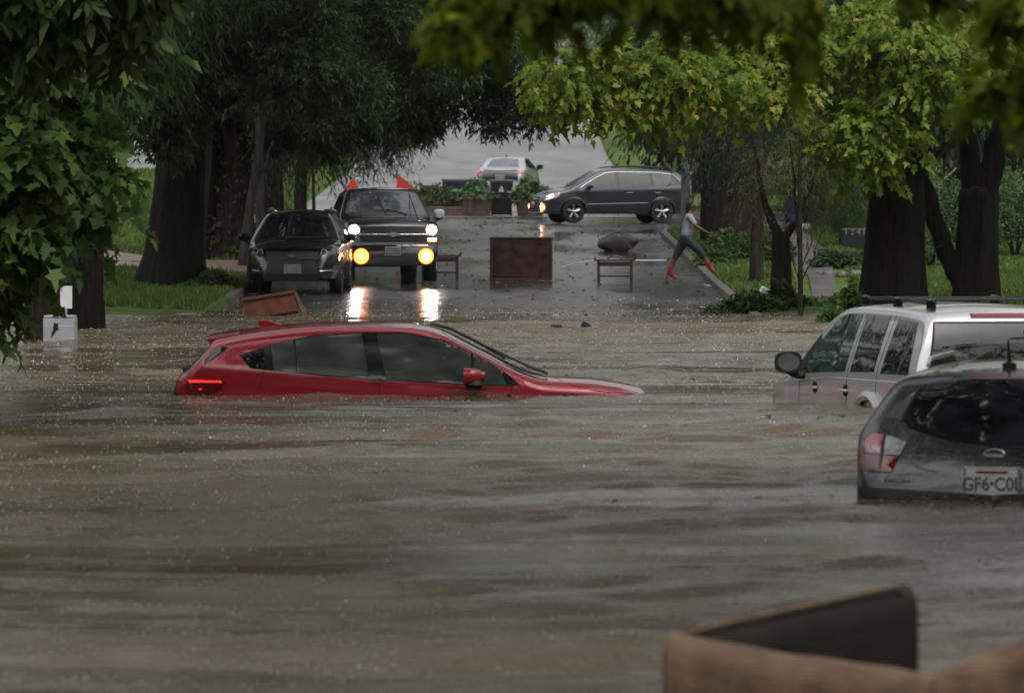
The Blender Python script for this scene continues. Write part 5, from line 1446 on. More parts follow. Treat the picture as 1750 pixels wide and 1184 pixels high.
# ------------------------------------------------------------------ walking person
def skinned(name, chains, m, parent, sub=2, root_first=True):
    """chains: list of lists of (point, radius or (rx,ry)); equal points are shared"""
    vs = []; rs = []; es = []; key = {}
    for ch in chains:
        prev = None
        for (p, r) in ch:
            k = tuple(round(q, 4) for q in p)
            if k not in key:
                key[k] = len(vs); vs.append(p); rs.append(r if isinstance(r, tuple) else (r, r))
            i = key[k]
            if prev is not None and prev != i: es.append((prev, i))
            prev = i
    me = bpy.data.meshes.new(name); me.from_pydata(vs, es, [])
    tmp = bpy.data.objects.new(name, me); COL.objects.link(tmp)
    md = tmp.modifiers.new('skin', 'SKIN'); md.use_smooth_shade = True; md.branch_smoothing = .3
    for i, v in enumerate(me.skin_vertices[0].data): v.radius = rs[i]; v.use_root = (i == 0)
    s2 = tmp.modifiers.new('sub', 'SUBSURF'); s2.levels = sub; s2.render_levels = sub
    dg = bpy.context.evaluated_depsgraph_get()
    out = bpy.data.meshes.new_from_object(tmp.evaluated_get(dg)); out.name = name
    bpy.data.objects.remove(tmp)
    out.materials.clear()
    for p in out.polygons: p.use_smooth = True
    return link(name, out, m, parent)
M['skin'] = mat('brown_skin', (.075, .034, .022), .5, var=.12, scale=12)
M['tee'] = mat('grey_wet_tshirt', (.23, .24, .29), .75, var=.14, scale=9, bump=.4, bscale=22)
M['leggings'] = mat('dark_navy_leggings', (.010, .012, .019), .65, var=.25, bump=.3)
M['boots'] = mat('red_leather_boots', (.22, .010, .014), .4, var=.25, scale=14)
M['hair'] = mat('black_hair', (.007, .006, .006), .5, var=.3, bump=.6, bscale=50)
PY = 149.0
px0 = at(1143, 0, PY).x
pers = empty('person', (px0, PY, float(road_z(np.array(px0), np.array(PY))) + .005), (0, 0, 0),
             'person in grey t-shirt, dark cropped leggings and red boots striding onto the kerb', 'person')
K_ = 1.0
pel = (.36, 0, .90)
# left leg (far side, +y) is the rear planted leg seen at the left; right leg (near) reaches forward
rearhip, rearknee, rearank, rearball = (.33, .09, .84), (.165, .10, .50), (.015, .10, .115), (.115, .10, .045)
fhip, fknee, fank, fball = (.40, -.09, .84), (.70, -.10, .53), (.865, -.10, .25), (.955, -.10, .15)
chest = (.425, 0, 1.19); neckb = (.445, 0, 1.365); neck = (.462, 0, 1.43); headc = (.485, 0, 1.53); headt = (.480, 0, 1.635)
lsh, lel, lwr = (.445, -.165, 1.315), (.575, -.235, 1.10), (.80, -.22, .985)
rsh, rel, rwr = (.425, .165, 1.315), (.30, .23, 1.08), (.36, .22, .86)
body = skinned('person_body', [
    [(pel, (.135, .115)), ((.385, 0, 1.04), (.115, .10)), (chest, (.135, .11)), (neckb, (.075, .07)), (neck, (.05, .05)), (headc, (.094, .082)), (headt, (.074, .068))],
    [(pel, (.135, .115)), (rearhip, .095), (rearknee, .062), ((.10, .10, .36), .056), (rearank, .040), (rearball, .038)],
    [(pel, (.135, .115)), (fhip, .095), (fknee, .062), ((.77, -.10, .40), .055), (fank, .040), (fball, .038)],
    [(neckb, (.075, .07)), (lsh, .058), (lel, .042), ((.69, -.235, 1.045), .037), (lwr, .026), ((.85, -.215, .965), (.030, .018))],
    [(neckb, (.075, .07)), (rsh, .058), (rel, .042), ((.33, .23, .97), .037), (rwr, .026), ((.385, .215, .82), (.030, .018))],
], M['skin'], pers, 2)
# face: nose, brow, lips, ear; fingers
def add_bits():
    mb = MB()
    def blob(c, s, n=10):
        V = []; F = []
        for i in range(7):
            ph = math.pi * i / 6
            for k in range(n):
                a = 2 * math.pi * k / n
                V.append((c[0] + s[0] * math.sin(ph) * math.cos(a), c[1] + s[1] * math.sin(ph) * math.sin(a), c[2] + s[2] * math.cos(ph)))
        for i in range(6):
            for k in range(n): F.append((i * n + k, i * n + (k + 1) % n, (i + 1) * n + (k + 1) % n, (i + 1) * n + k))
        mb.add(V, F)
    blob((.578, 0, 1.525), (.022, .016, .022)); blob((.57, 0, 1.49), (.014, .028, .012)); blob((.565, 0, 1.562), (.014, .045, .012))
    blob((.545, 0, 1.455), (.028, .03, .022))
    for sy in (-1, 1): blob((.478, sy * .082, 1.53), (.018, .008, .03))
    mb.build('face_features', M['skin'], pers, smooth=True)
    for sy in (-1, 1):
        mb2 = MB(); mb2.v = []; 
        MB().lathe([(.001, 0), (.011, 0), (.009, .006)], 8, axis='X').build('eye', M['white'], pers, loc=(.562, sy * .03, 1.547))
add_bits()
def hand(w, d, sy):
    w = Vector(w); d = Vector(d).normalized(); up = Vector((0, 1, 0)); s_ = d.cross(up).normalized()
    chains = []
    for k, (off, ln) in enumerate(((-.026, .062), (-.009, .072), (.009, .068), (.026, .055))):
        b = w + d * .075 + s_ * off
        chains.append([(tuple(w + d * .03 + s_ * off * .5), .011), (tuple(b), .0095), (tuple(b + d * ln * .5 + up * sy * .010), .0085), (tuple(b + d * ln * .85 + up * sy * .034), .007)])
    b = w + d * .03 - s_ * .03
    chains.append([(tuple(w + d * .015 - s_ * .01), .012), (tuple(b - s_ * .012 + d * .015), .010), (tuple(b - s_ * .022 + d * .045 + up * sy * .01), .008)])
    for c_ in chains: skinned('finger', [c_], M['skin'], pers, 1)
hand((.835, -.217, .97), (.85, .05, -.34), 1)
hand((.38, .217, .83), (.3, -.05, -.9), -1)
# clothes follow the body
skinned('t_shirt', [[((.360, 0, .845), (.172, .145)), ((.385, 0, 1.0), (.150, .125)), (chest, (.168, .140)), ((.440, 0, 1.335), (.105, .09)), ((.455, 0, 1.385), (.066, .062))],
    [((.440, 0, 1.335), (.105, .09)), (lsh, .074), ((.515, -.20, 1.205), .064), ((.565, -.232, 1.125), .060)],
    [((.440, 0, 1.335), (.105, .09)), (rsh, .074), ((.36, .20, 1.19), .064), ((.31, .228, 1.10), .060)]], M['tee'], pers, 2)
skinned('leggings', [[((.37, 0, .97), (.128, .112)), (pel, (.158, .136)), ((.315, .08, .78), .128), ((.245, .10, .65), .100), (rearknee, .080), ((.105, .10, .37), .066)],
    [(pel, (.147, .126)), ((.44, -.08, .78), .128), ((.57, -.10, .66), .100), (fknee, .080), ((.765, -.10, .415), .064)]], M['leggings'], pers, 2)
def boot(ank, ball, shin, name='boot'):
    a, b, s_ = Vector(ank), Vector(ball), Vector(shin)
    d = (b - a).normalized(); f = Vector((d.x, 0, d.z))
    toe = b + (b - a).normalized() * .07
    heel = a - Vector((.045, 0, .055))
    skinned(name, [[(tuple(s_ + (s_ - a) * .12), .064), (tuple(s_), .062), (tuple(a + (s_ - a) * .35), .056), (tuple(a + Vector((.0, 0, -.02))), .060), (tuple(b), (.052, .050)), (tuple(toe), (.042, .034))],
                   [(tuple(a + Vector((.0, 0, -.02))), .052), (tuple(a + Vector((-.035, 0, -.055))), .042)]], M['boots'], pers, 2)
boot(rearank, rearball, (.05, .10, .265))
boot(fank, fball, (.815, -.10, .345))
MB().tube([(-.035, .10, .05), (-.045, .10, 0.0)], [.028, .018], 8).build('boot_heel', M['plastic'], pers)
skinned('hair', [[((.525, 0, 1.625), (.062, .074)), ((.460, 0, 1.620), (.100, .098)), ((.425, 0, 1.54), (.094, .094)), ((.410, 0, 1.45), (.058, .062)), ((.395, 0, 1.385), .040)]], M['hair'], pers, 2)
# ------------------------------------------------------------------ trees
def bent(p0, p1, n, wob, rg, sag=0.0):
    p0, p1 = Vector(p0), Vector(p1); out = []
    for i in range(n + 1):
        t = i / n; p = p0.lerp(p1, t)
        s = math.sin(math.pi * t)
        out.append(p + Vector((rg.uniform(-1, 1) * wob * (s + .1), rg.uniform(-1, 1) * wob * (s + .1), rg.uniform(-1, 1) * wob * .4 * s - sag * s)))
    return out
def trunk_mesh(mb, pts, rad, seed, n=18, flute=.10):
    """rough trunk with ridges and root flare"""
    V = []; F = []
    P = [Vector(p) for p in pts]; m = 26
    L = [0]
    for i in range(1, len(P)): L.append(L[-1] + (P[i] - P[i - 1]).length)
    for i in range(m + 1):
        s = L[-1] * (i / m) ** 1.15
        j = max(k for k in range(len(L)) if L[k] <= s + 1e-6); j = min(j, len(P) - 2)
        t = (s - L[j]) / (L[j + 1] - L[j]); p = P[j].lerp(P[j + 1], t); r = rad[j] * (1 - t) + rad[j + 1] * t
        for k in range(n):
            a = 2 * math.pi * k / n
            rr = r * (1 + flute * math.sin(5 * a + seed + s * .5) + flute * .6 * math.sin(9 * a + seed * 2 - s * .9) + .06 * mnoise.noise(Vector((math.cos(a) * 2, math.sin(a) * 2, s * 1.5 + seed))))
            V.append((p.x + math.cos(a) * rr, p.y + math.sin(a) * rr, p.z))
    for i in range(m):
        for k in range(n): F.append((i * n + k, i * n + (k + 1) % n, (i + 1) * n + (k + 1) % n, (i + 1) * n + k))
    F.append(tuple(range(n))[::-1]); F.append(tuple(m * n + k for k in range(n)))
    mb.add(V, F)

def sprays(rg, blobs, ns, K, ln, droop, out=.8, lo=.35, down=.0):
    """leafy twigs spread through the blobs: returns leaf centres, directions, normals"""
    blobs = np.array(blobs, float); w = (blobs[:, 3] * blobs[:, 4] * blobs[:, 5]) ** .66; w /= w.sum()
    b = rg.choice(len(blobs), ns, p=w)
    U = unit(rg.normal(0, 1, (ns, 3))); rad = rg.uniform(lo, 1, (ns, 1))
    O = blobs[b, :3] + U * rad * blobs[b, 3:6]
    D = unit(U * out + rg.normal(0, .6, (ns, 3)) + np.array([0, 0, -.15 - down]))
    Lg = ln * rg.uniform(.6, 1.3, ns)
    t = (np.arange(K) + .5) / K
    C = O[:, None] + D[:, None] * (Lg[:, None] * t[None])[..., None]
    C[..., 2] -= droop * Lg[:, None] * t[None] ** 2
    C += rg.normal(0, .03, C.shape) * ln
    side = np.where(np.arange(K) % 2 == 0, 1, -1)
    S_ = unit(np.cross(D, rg.normal(0, .25, (ns, 3)) + np.array([0, 0, 1.])))
    LD = D[:, None] * .8 + S_[:, None] * side[None, :, None] * .75
    LD = LD + np.array([0, 0, -.35 - droop * .6]) + rg.normal(0, .28, LD.shape)
    C = C.reshape(-1, 3); LD = unit(LD.reshape(-1, 3)); N_ = unit(rg.normal(0, .45, C.shape) + np.array([0, -.25, 1.]))
    return C, LD, N_

def clumps(blobs, seed, size):
    """break crown volumes into many small leaf clumps with gaps between them"""
    rg = np.random.default_rng(seed); out = []
    for b in blobs:
        vol = b[3] * b[4] * b[5]
        for k in range(int(min(60, max(3, 2.6 * vol / size ** 3 * .5)))):
            u = rg.normal(0, 1, 3); u /= np.linalg.norm(u); q = rg.uniform(.1, 1) ** .45
            s = size * rg.uniform(.6, 1.3)
            out.append((b[0] + u[0] * b[3] * q, b[1] + u[1] * b[4] * q, b[2] + u[2] * b[5] * q, s, s, s * .55))
    return out
def px_blob(px0, py0, px1, py1, Y, dy):
    a = at(px0, py0, Y); b = at(px1, py1, Y)
    return ((a.x + b.x) / 2, Y, (a.z + b.z) / 2, abs(b.x - a.x) / 2, dy, abs(a.z - b.z) / 2)

def tree(name, label, base, pts, rad, limbs, blobs, ns, K, ln, L, Wd, m, bark, seed, tmpl=T_DIA, droop=.4, cat='tree', group=None, fol='crown', down=0.0, lo=.35, singles=0, extra=None, clump=0):
    """pts and limbs in world coordinates"""
    base = Vector(base)
    t = empty(name, base, (0, 0, 0), label, cat, group)
    rg = np.random.default_rng(seed); rr = random.Random(seed)
    if pts:
        mb = MB(); trunk_mesh(mb, [Vector(p) - base for p in pts], rad, seed)
        for lb in limbs:
            p = bent(Vector(lb[0]) - base, Vector(lb[1]) - base, 6, (Vector(lb[1]) - Vector(lb[0])).length * .03, rr)
            mb.tube(p, [lb[2] + (lb[3] - lb[2]) * i / 6 for i in range(7)], 9)
        mb.build('trunk', bark, t, smooth=True, angle=80)
    elif limbs:
        mb = MB()
        for lb in limbs:
            p = bent(Vector(lb[0]) - base, Vector(lb[1]) - base, 6, (Vector(lb[1]) - Vector(lb[0])).length * .03, rr)
            mb.tube(p, [lb[2] + (lb[3] - lb[2]) * i / 6 for i in range(7)], 7)
        mb.build('branch', bark, t, smooth=True)
    if blobs:
        if clump: blobs = clumps(blobs, seed, clump)
        C, D, N_ = sprays(rg, blobs, ns, K, ln, droop, down=down, lo=lo)
        n = len(C); Ls = L * rg.uniform(.65, 1.25, n); Ws = Wd * Ls / L * rg.uniform(.85, 1.1, n)
        keep = np.ones(n, bool)
        if singles:
            # the leaves that show largest are objects of their own
            px = CX + C[:, 0] / C[:, 1] * FPX; py = HZ - (C[:, 2] - CAMZ) / C[:, 1] * FPX
            vis = np.where((px > 5) & (px < 1745) & (py > 5) & (py < 1180))[0]
            sc = Ls[vis] / C[vis, 1] ** 1.5
            pick = vis[np.argsort(-sc)[:singles * 2]]; pick = pick[rg.permutation(len(pick))[:singles]]
            keep[pick] = False
            mes = []
            for q in range(4):
                T = np.array(tmpl); z = np.abs(T[:, 1]) * (.25 + .1 * q) - T[:, 0] ** 2 * .18
                V = np.stack([T[:, 0], T[:, 1] * Wd / L, z], 1)
                me = np_mesh('leaf', V, np.arange(len(T))[None]); me.materials.append(m); mes.append(me)
            for i in pick:
                o = bpy.data.objects.new('leaf', mes[int(i) % 4]); COL.objects.link(o); o.parent = t
                x = Vector(D[i]); z = Vector(N_[i]); y = z.cross(x).normalized(); z = x.cross(y)
                mt = Matrix((x, y, z)).transposed().to_4x4() @ Matrix.Scale(float(Ls[i]), 4)
                mt.translation = Vector(C[i]) - base
                o.matrix_local = mt
        o = leaf_block(fol, t, m, C[keep] - np.array(base), D[keep], N_[keep], Ls[keep], Ws[keep], tmpl)
        o['kind'] = 'stuff'
    return t

LM = {}
LM['maple'] = leafmat('green_maple_leaves', (.035, .082, .018), (.085, .165, .035), (.19, .27, .06), .45, .4)
LM['darkoval'] = leafmat('dark_broad_leaves', (.018, .045, .013), (.055, .105, .026), (.13, .20, .05), .4, .4)
LM['oak'] = leafmat('dark_willow_oak_leaves', (.012, .034, .013), (.038, .080, .026), (.095, .150, .050), .35, .55)
LM['oak2'] = leafmat('grey_green_tree_leaves', (.016, .036, .016), (.034, .064, .026), (.065, .100, .036), .25, .6)
LM['yellow'] = leafmat('yellow_green_maple_leaves', (.07, .135, .014), (.165, .255, .028), (.42, .34, .05), .5, .42)
LM['near'] = leafmat('olive_foreground_leaves', (.02, .035, .003), (.15, .22, .012), (.50, .50, .04), .6, .5)
LM['rust'] = leafmat('brownish_sapling_leaves', (.045, .060, .025), (.085, .090, .040), (.13, .075, .045), .3, .5)
LM['hedge'] = leafmat('hedge_leaves', (.030, .065, .020), (.060, .115, .035), (.10, .16, .06), .3, .45)
LM['weeds'] = leafmat('weed_leaves', (.020, .045, .012), (.045, .085, .020), (.08, .12, .03), .3, .5)
LM['far'] = leafmat('distant_wood_leaves', (.020, .038, .020), (.038, .062, .030), (.055, .080, .040), .25, .55)

def gz(x, Y): return float(G(x, Y))
def T(px, Y): return at(px, 0, Y).x

# --- left side, near to far
Y = 58.0
tree('maple_tree', 'bright green maple whose star-shaped leaves hang over the water at far left', (-6.6, Y, -.8),
     [(-6.6, Y, -.9), (-6.5, Y, 1.5), (-6.4, Y, 5)], [.36, .28, .22],
     [((-6.45, Y, 2.4), at(60, 250, Y), .09, .02), (at(60, 250, Y), at(230, 300, Y), .02, .006), ((-6.4, Y, 1.6), at(30, 420, Y), .07, .02), (at(30, 420, Y), at(130, 370, Y), .02, .006), ((-6.4, Y, 3.4), at(160, 100, Y), .08, .01)],
     [px_blob(-160, 60, 110, 230, Y, .9), px_blob(-120, 170, 150, 330, Y, .9), px_blob(-120, 290, 120, 440, Y, .8), px_blob(-110, 380, 30, 500, Y, .7), px_blob(-60, 480, 5, 550, Y, .5), px_blob(60, 225, 215, 275, Y, .3), px_blob(90, 110, 215, 160, Y, .3), px_blob(20, 380, 75, 450, Y, .25), px_blob(110, 280, 190, 350, Y, .25)],
     900, 9, .40, .118, .120, LM['maple'], M['bark_dark'], 101, T_MAP, .45, singles=300, group='street trees on the left')
Y = 53.0
tree('chestnut_tree', 'dark broad-leaved tree over the top left corner', (-7.4, Y, -.8), [(-7.4, Y, -.9), (-7.3, Y, 5)], [.4, .3],
     [((-7.3, Y, 3.6), at(200, 40, Y), .09, .015), ((-7.3, Y, 4.0), at(280, 20, Y), .07, .01)],
     [px_blob(-150, -160, 190, 60, Y, 1.0), px_blob(60, -150, 250, 40, Y, .8), px_blob(-100, 0, 130, 90, Y, .8), px_blob(190, 40, 245, 110, Y, .3), px_blob(210, -90, 280, -10, Y, .4)],
     1150, 9, .36, .15, .12, LM['darkoval'], M['bark_dark'], 102, T_OVAL, .0, group='street trees on the left')
# flooded street trunks
Yc_ = 94.0; x = T(68, Yc_)
tree('street_tree', 'grey-brown trunk standing in the flood at far left beside the pale box', (x, Yc_, -.5), [(x, Yc_, -.6), (x + .05, Yc_, .4), (x + .02, Yc_, 3), (x, Yc_, 8)], [.27, .235, .22, .2], [],
     [(x - .5, Yc_, 5.6, 2.6, 2.4, 1.5)], 900, 9, .5, .15, .075, LM['darkoval'], M['bark_brown'], 103, T_OVAL, .4, group='street trees on the left')
Yb = 105.0; x = T(142, Yb)
tree('street_tree', 'black trunk rising from the flood behind the pale box', (x, Yb, -.4), [(x, Yb, -.5), (x - .02, Yb, .5), (x + .05, Yb, 3.5), (x, Yb, 8)], [.37, .325, .30, .28], [((x, Yb, 2.5), (x + 1.3, Yb, 4.2), .10, .03)],
     [(x - .2, Yb, 4.6, 2.2, 2.6, 1.9), (x + .9, Yb, 5.3, 1.6, 2, 1.3)], 1500, 9, .55, .15, .06, LM['oak'], M['bark_dark'], 104, T_DIA, .5, group='street trees on the left')
Ya = 139.0; x = T(300, Ya)
tree('willow_oak', 'massive dark tree with broad flared trunk on the left verge', (x, Ya, gz(x, Ya) - .1),
     [(x - .08, Ya, gz(x, Ya) - .15), (x, Ya, .9), (x + .12, Ya, 2.2), (x + .25, Ya, 4.2), (x + .4, Ya, 9)], [.80, .62, .54, .50, .42],
     [((x + .2, Ya, 3.2), (x - 1.8, Ya - .5, 5.0), .16, .04), ((x + .2, Ya, 3.6), (x + 2.4, Ya - 1, 4.6), .18, .03), ((x + .3, Ya, 4.2), (x + 3.8, Ya - 2, 5.8), .16, .03)],
     [px_blob(170, -80, 420, 120, Ya - 3, 3), px_blob(200, 60, 360, 240, Ya - 3, 2.0), px_blob(330, -60, 620, 120, Ya - 3, 3.0), px_blob(400, 90, 640, 190, Ya - 3.5, 2.2),
      px_blob(240, 180, 330, 280, Ya - 2.5, 1.0), px_blob(440, 60, 580, 170, Ya - 4.5, 1.2), px_blob(580, -80, 800, 130, Ya, 3)],
     8500, 11, .42, .115, .075, LM['oak'], M['bark_dark'], 105, T_OVAL, -.15, down=.0, clump=.36, group='street trees on the left')
Yd = 160.0; x = T(392, Yd)
tree('vine_tree', 'reddish-brown trunk clothed in vines left of the black crossover', (x, Yd, gz(x, Yd) - .1),
     [(x, Yd, gz(x, Yd) - .15), (x, Yd, 2), (x - .02, Yd, 4), (x, Yd, 8)], [.62, .50, .46, .40], [((x, Yd, 3.0), (x + 2.2, Yd, 4.2), .12, .03)],
     [px_blob(350, 60, 560, 240, Yd, 3), px_blob(480, 130, 640, 262, Yd - 1, 2.2), px_blob(560, 60, 760, 232, Yd, 2.5), px_blob(620, 170, 735, 238, Yd, 1.6)],
     8000, 10, .45, .13, .085, LM['oak'], M['bark_brown'], 106, T_OVAL, -.15, down=.0, clump=.42, group='street trees on the left')
rgx = np.random.default_rng(3)
tt = [o for o in COL.objects if o.name.startswith('vine_tree')][0]
C = np.stack([rgx.uniform(-.62, .62, 900), rgx.uniform(-.75, -.4, 900), rgx.uniform(.1, 3.4, 900)], 1); C = C[rgx.uniform(0, 1, 900) < .35 + .65 * (np.sin(C[:, 2] * 4 + C[:, 0] * 5) > .2)]
leaf_block('vine', tt, leafmat('vine_leaves', (.03, .022, .012), (.05, .05, .02), (.14, .17, .04), .3), C, unit(rgx.normal(0, 1, C.shape) + np.array([0, -.3, -.6])), unit(rgx.normal(0, .6, C.shape) + np.array([0, -1, .2])), .13, .12, T_OVAL)['kind'] = 'stuff'
# pale slim leaning trees
Ye = 153.0; x = T(424, Ye)
tree('slim_tree', 'slim pale-barked tree leaning beside the mirror of the black crossover', (x, Ye, gz(x, Ye)), [(x - .12, Ye, gz(x, Ye) - .05), (x, Ye, 1.6), (x + .25, Ye, 3.2), (x + .4, Ye, 5.5)], [.13, .10, .085, .06],
     [((x + .05, Ye, 1.9), (x + .55, Ye, 3.3), .05, .02)], [(x + .5, Ye, 5.2, 1.6, 1.6, 1.2)], 400, 9, .5, .12, .05, LM['oak'], M['bark_grey'], 107, group='street trees on the left')
Ye = 156.0; x = T(443, Ye)
tree('slim_tree', 'straight grey slim trunk just right of the pale leaning one', (x, Ye, gz(x, Ye)), [(x, Ye, gz(x, Ye) - .05), (x + .02, Ye, 2.4), (x - .05, Ye, 5.5)], [.10, .085, .06],
     [], [(x, Ye, 5.4, 1.6, 1.6, 1.2)], 400, 9, .5, .12, .05, LM['oak'], M['bark_grey'], 108, group='street trees on the left')
Yf = 192.0; x = T(463, Yf)
tree('broad_tree', 'broad brown-grey trunk behind the roof of the black crossover', (x, Yf, gz(x, Yf)), [(x, Yf, gz(x, Yf) - .1), (x, Yf, 3), (x, Yf, 9)], [.38, .30, .26], [((x, Yf, 3.4), (x + 2, Yf, 5), .1, .03)],
     [px_blob(340, 100, 600, 280, Yf, 3.4), px_blob(420, -60, 760, 160, Yf, 3.4)], 3600, 10, .8, .22, .10, LM['oak2'], M['bark_brown'], 109, T_DIA, .6, group='street trees on the left')
Yg = 228.0; x = T(513, Yg)
tree('verge_tree', 'upright dark trunk on the green bank left of the pickup roof', (x, Yg, gz(x, Yg)), [(x, Yg, gz(x, Yg) - .1), (x + .05, Yg, 4), (x, Yg, 9)], [.21, .16, .14], [((x + .02, Yg, 3.6), (x + .9, Yg, 4.6), .06, .02)],
     [px_blob(440, 60, 700, 290, Yg, 3.0), px_blob(560, 120, 740, 268, Yg, 2.0), px_blob(640, -60, 900, 150, Yg, 3)], 3400, 10, .8, .24, .11, LM['oak2'], M['bark_dark'], 110, T_DIA, .5, group='street trees on the left')
Yg = 226.0; x = T(537, Yg)
tree('sapling', 'thin dark stem on the green bank behind the pickup cab', (x, Yg, gz(x, Yg)), [(x, Yg, gz(x, Yg) - .1), (x - .03, Yg, 3), (x - .05, Yg, 5.6)], [.06, .05, .04], [], [(x, Yg, 4.6, .9, .8, .6)], 120, 8, .5, .15, .06, LM['oak2'], M['bark_dark'], 111, group='street trees on the left')
# the branch that hangs over the silver sedan
Yh = 150.0; a0 = at(760, 40, Yh)
tree('hanging_branch_tree', 'dark willow oak whose ragged boughs hang above the silver sedan', (-2.9 - 4.2, Yh + 10, gz(-7.1, 160)),
     [(-7.1, Yh + 10, 0.2), (-7.0, Yh + 9, 5), (-6.8, Yh + 8, 9)], [.4, .34, .3],
     [((-6.9, Yh + 8, 6.2), at(700, 60, Yh), .16, .06), (at(700, 60, Yh), at(830, 170, Yh), .06, .02), (at(830, 170, Yh), at(920, 225, Yh), .02, .006), (at(740, 90, Yh), at(745, 235, Yh), .03, .006), (at(800, 140, Yh), at(850, 230, Yh), .02, .004)],
     [px_blob(690, 60, 870, 165, Yh, 2.0), px_blob(700, 140, 765, 225, Yh, .6), px_blob(810, 120, 900, 215, Yh, .6), px_blob(880, 120, 950, 195, Yh, .8), px_blob(905, 180, 935, 232, Yh, .3), px_blob(825, 190, 855, 235, Yh, .25), px_blob(720, 190, 745, 240, Yh, .3), px_blob(765, 170, 820, 205, Yh, .4), px_blob(760, 0, 980, 120, Yh, 2.4), px_blob(640, 120, 710, 225, Yh, .8)],
     3400, 9, .30, .125, .075, LM['oak'], M['bark_dark'], 112, T_OVAL, .3, down=.1, lo=.1, clump=.22, group='street trees on the left')
# --- right side
Yi = 122.0; x = T(1525, Yi)
tree('massive_maple', 'massive black trunk on the right verge behind the silver suv', (x, Yi, gz(x, Yi) - .1),
     [(x, Yi, gz(x, Yi) - .2), (x, Yi, .9), (x + .05, Yi, 2.0), (x + .02, Yi, 2.9), (x, Yi, 4.2)], [.60, .51, .49, .46, .30],
     [((x, Yi, 2.9), at(1528, 180, Yi), .26, .14), (at(1528, 180, Yi), at(1450, 60, Yi), .14, .08), (at(1450, 60, Yi), at(1400, -90, Yi), .08, .05), (at(1462, 85, Yi), at(1300, 90, Yi), .06, .035), (at(1300, 90, Yi), at(1160, 105, Yi), .035, .01),
      (at(1560, 260, Yi), at(1600, 60, Yi), .12, .05), (at(1440, 50, Yi), at(1540, -60, Yi), .06, .04), (at(1500, 210, Yi), at(1450, 190, Yi), .03, .01)],
     [px_blob(1370, 170, 1580, 290, Yi - 2, 1.2), px_blob(1190, 60, 1400, 170, Yi - 2, 1.4), px_blob(1380, -40, 1700, 150, Yi - 1, 2.2), px_blob(1480, 90, 1700, 185, Yi - 1.5, 1.6), px_blob(1240, 30, 1440, 130, Yi - 2, 1.2)],
     2000, 9, .45, .115, .115, LM['yellow'], M['bark_dark'], 120, T_MAP, .5, lo=.2, singles=300, group='street trees on the right')
Yj = 125.0; x = T(1665, Yj); bz = gz(x, Yj)
tree('forked_maple', 'dark tree forking into three stems with one limb leaning left across the lawn', (x, Yj, bz - .1),
     [(x, Yj, bz - .15), (x + .02, Yj, .75), (x + .05, Yj, 1.6), (x + .08, Yj, 2.05), (x + .09, Yj, 2.2)], [.46, .37, .34, .33, .26],
     [(at(1650, 505, Yj), at(1612, 420, Yj), .19, .17), (at(1612, 420, Yj), at(1577, 300, Yj), .17, .15), (at(1577, 300, Yj), at(1540, 190, Yj), .15, .12), ((x + .02, Yj, 1.9), at(1648, 200, Yj), .22, .16), (at(1650, 200, Yj), at(1600, 40, Yj), .16, .08),
      ((x + .15, Yj, 1.9), at(1715, 200, Yj), .25, .18), (at(1715, 200, Yj), at(1775, 60, Yj), .19, .12)],
     [px_blob(1560, 50, 1790, 160, Yj - 2, 1.4), px_blob(1500, -60, 1800, 120, Yj - 2, 2.0)],
     800, 9, .45, .115, .115, LM['yellow'], M['bark_dark'], 121, T_MAP, .5, lo=.2, group='street trees on the right')
Yk = 112.0
tree('golden_maple', 'yellowing maple spray in the top centre lit against the dark trees', (9.5, Yk, gz(9.5, Yk)),
     [(9.5, Yk, .0), (9.3, Yk, 3), (8.8, Yk, 6)], [.25, .2, .15],
     [((9.2, Yk, 4.0), at(1500, -60, Yk), .12, .07), (at(1500, -60, Yk), at(1150, 60, Yk), .06, .03), (at(1150, 60, Yk), at(920, 140, Yk), .03, .008)],
     [px_blob(895, 70, 1080, 190, Yk, .9), px_blob(1020, 60, 1260, 185, Yk, 1.0), px_blob(900, 150, 1010, 185, Yk, .4), px_blob(1010, 150, 1140, 205, Yk, .4), px_blob(1300, 130, 1400, 180, Yk, .4), px_blob(1150, 110, 1320, 180, Yk, .7)],
     560, 10, .42, .115, .115, LM['yellow'], M['bark_dark'], 122, T_MAP, .55, lo=.1, group='street trees on the right')
# foreground boughs, close to the camera and out of focus
Yn = 22.0
tree('overhanging_tree', 'out-of-focus olive foliage overhanging the top of the view', (4.2, Yn, -1),
     [(4.2, Yn, -1.1), (4.1, Yn, 2), (3.6, Yn, 5)], [.25, .2, .16],
     [((3.8, Yn, 3.2), at(1500, -120, Yn), .06, .04), (at(1500, -120, Yn), at(1000, -20, Yn), .03, .012), (at(1000, -20, Yn), at(720, 60, Yn), .012, .004)],
     [px_blob(740, 0, 830, 60, Yn, .12), px_blob(800, -110, 1060, 25, Yn, .3), px_blob(810, 20, 900, 50, Yn, .12), px_blob(1020, -110, 1290, 35, Yn, .3), px_blob(1230, -110, 1420, 35, Yn, .3), px_blob(1345, 40, 1410, 80, Yn, .10), px_blob(1640, 130, 1740, 195, Yn + 1, .18), px_blob(1690, -60, 1790, 60, Yn, .2),
      px_blob(1720, 100, 1800, 180, Yn, .2), px_blob(1480, -120, 1640, -30, Yn, .2)],
     400, 8, .11, .058, .060, LM['near'], M['bark_dark'], 130, T_MAP, .5, lo=.0, singles=250, group='street trees on the right')
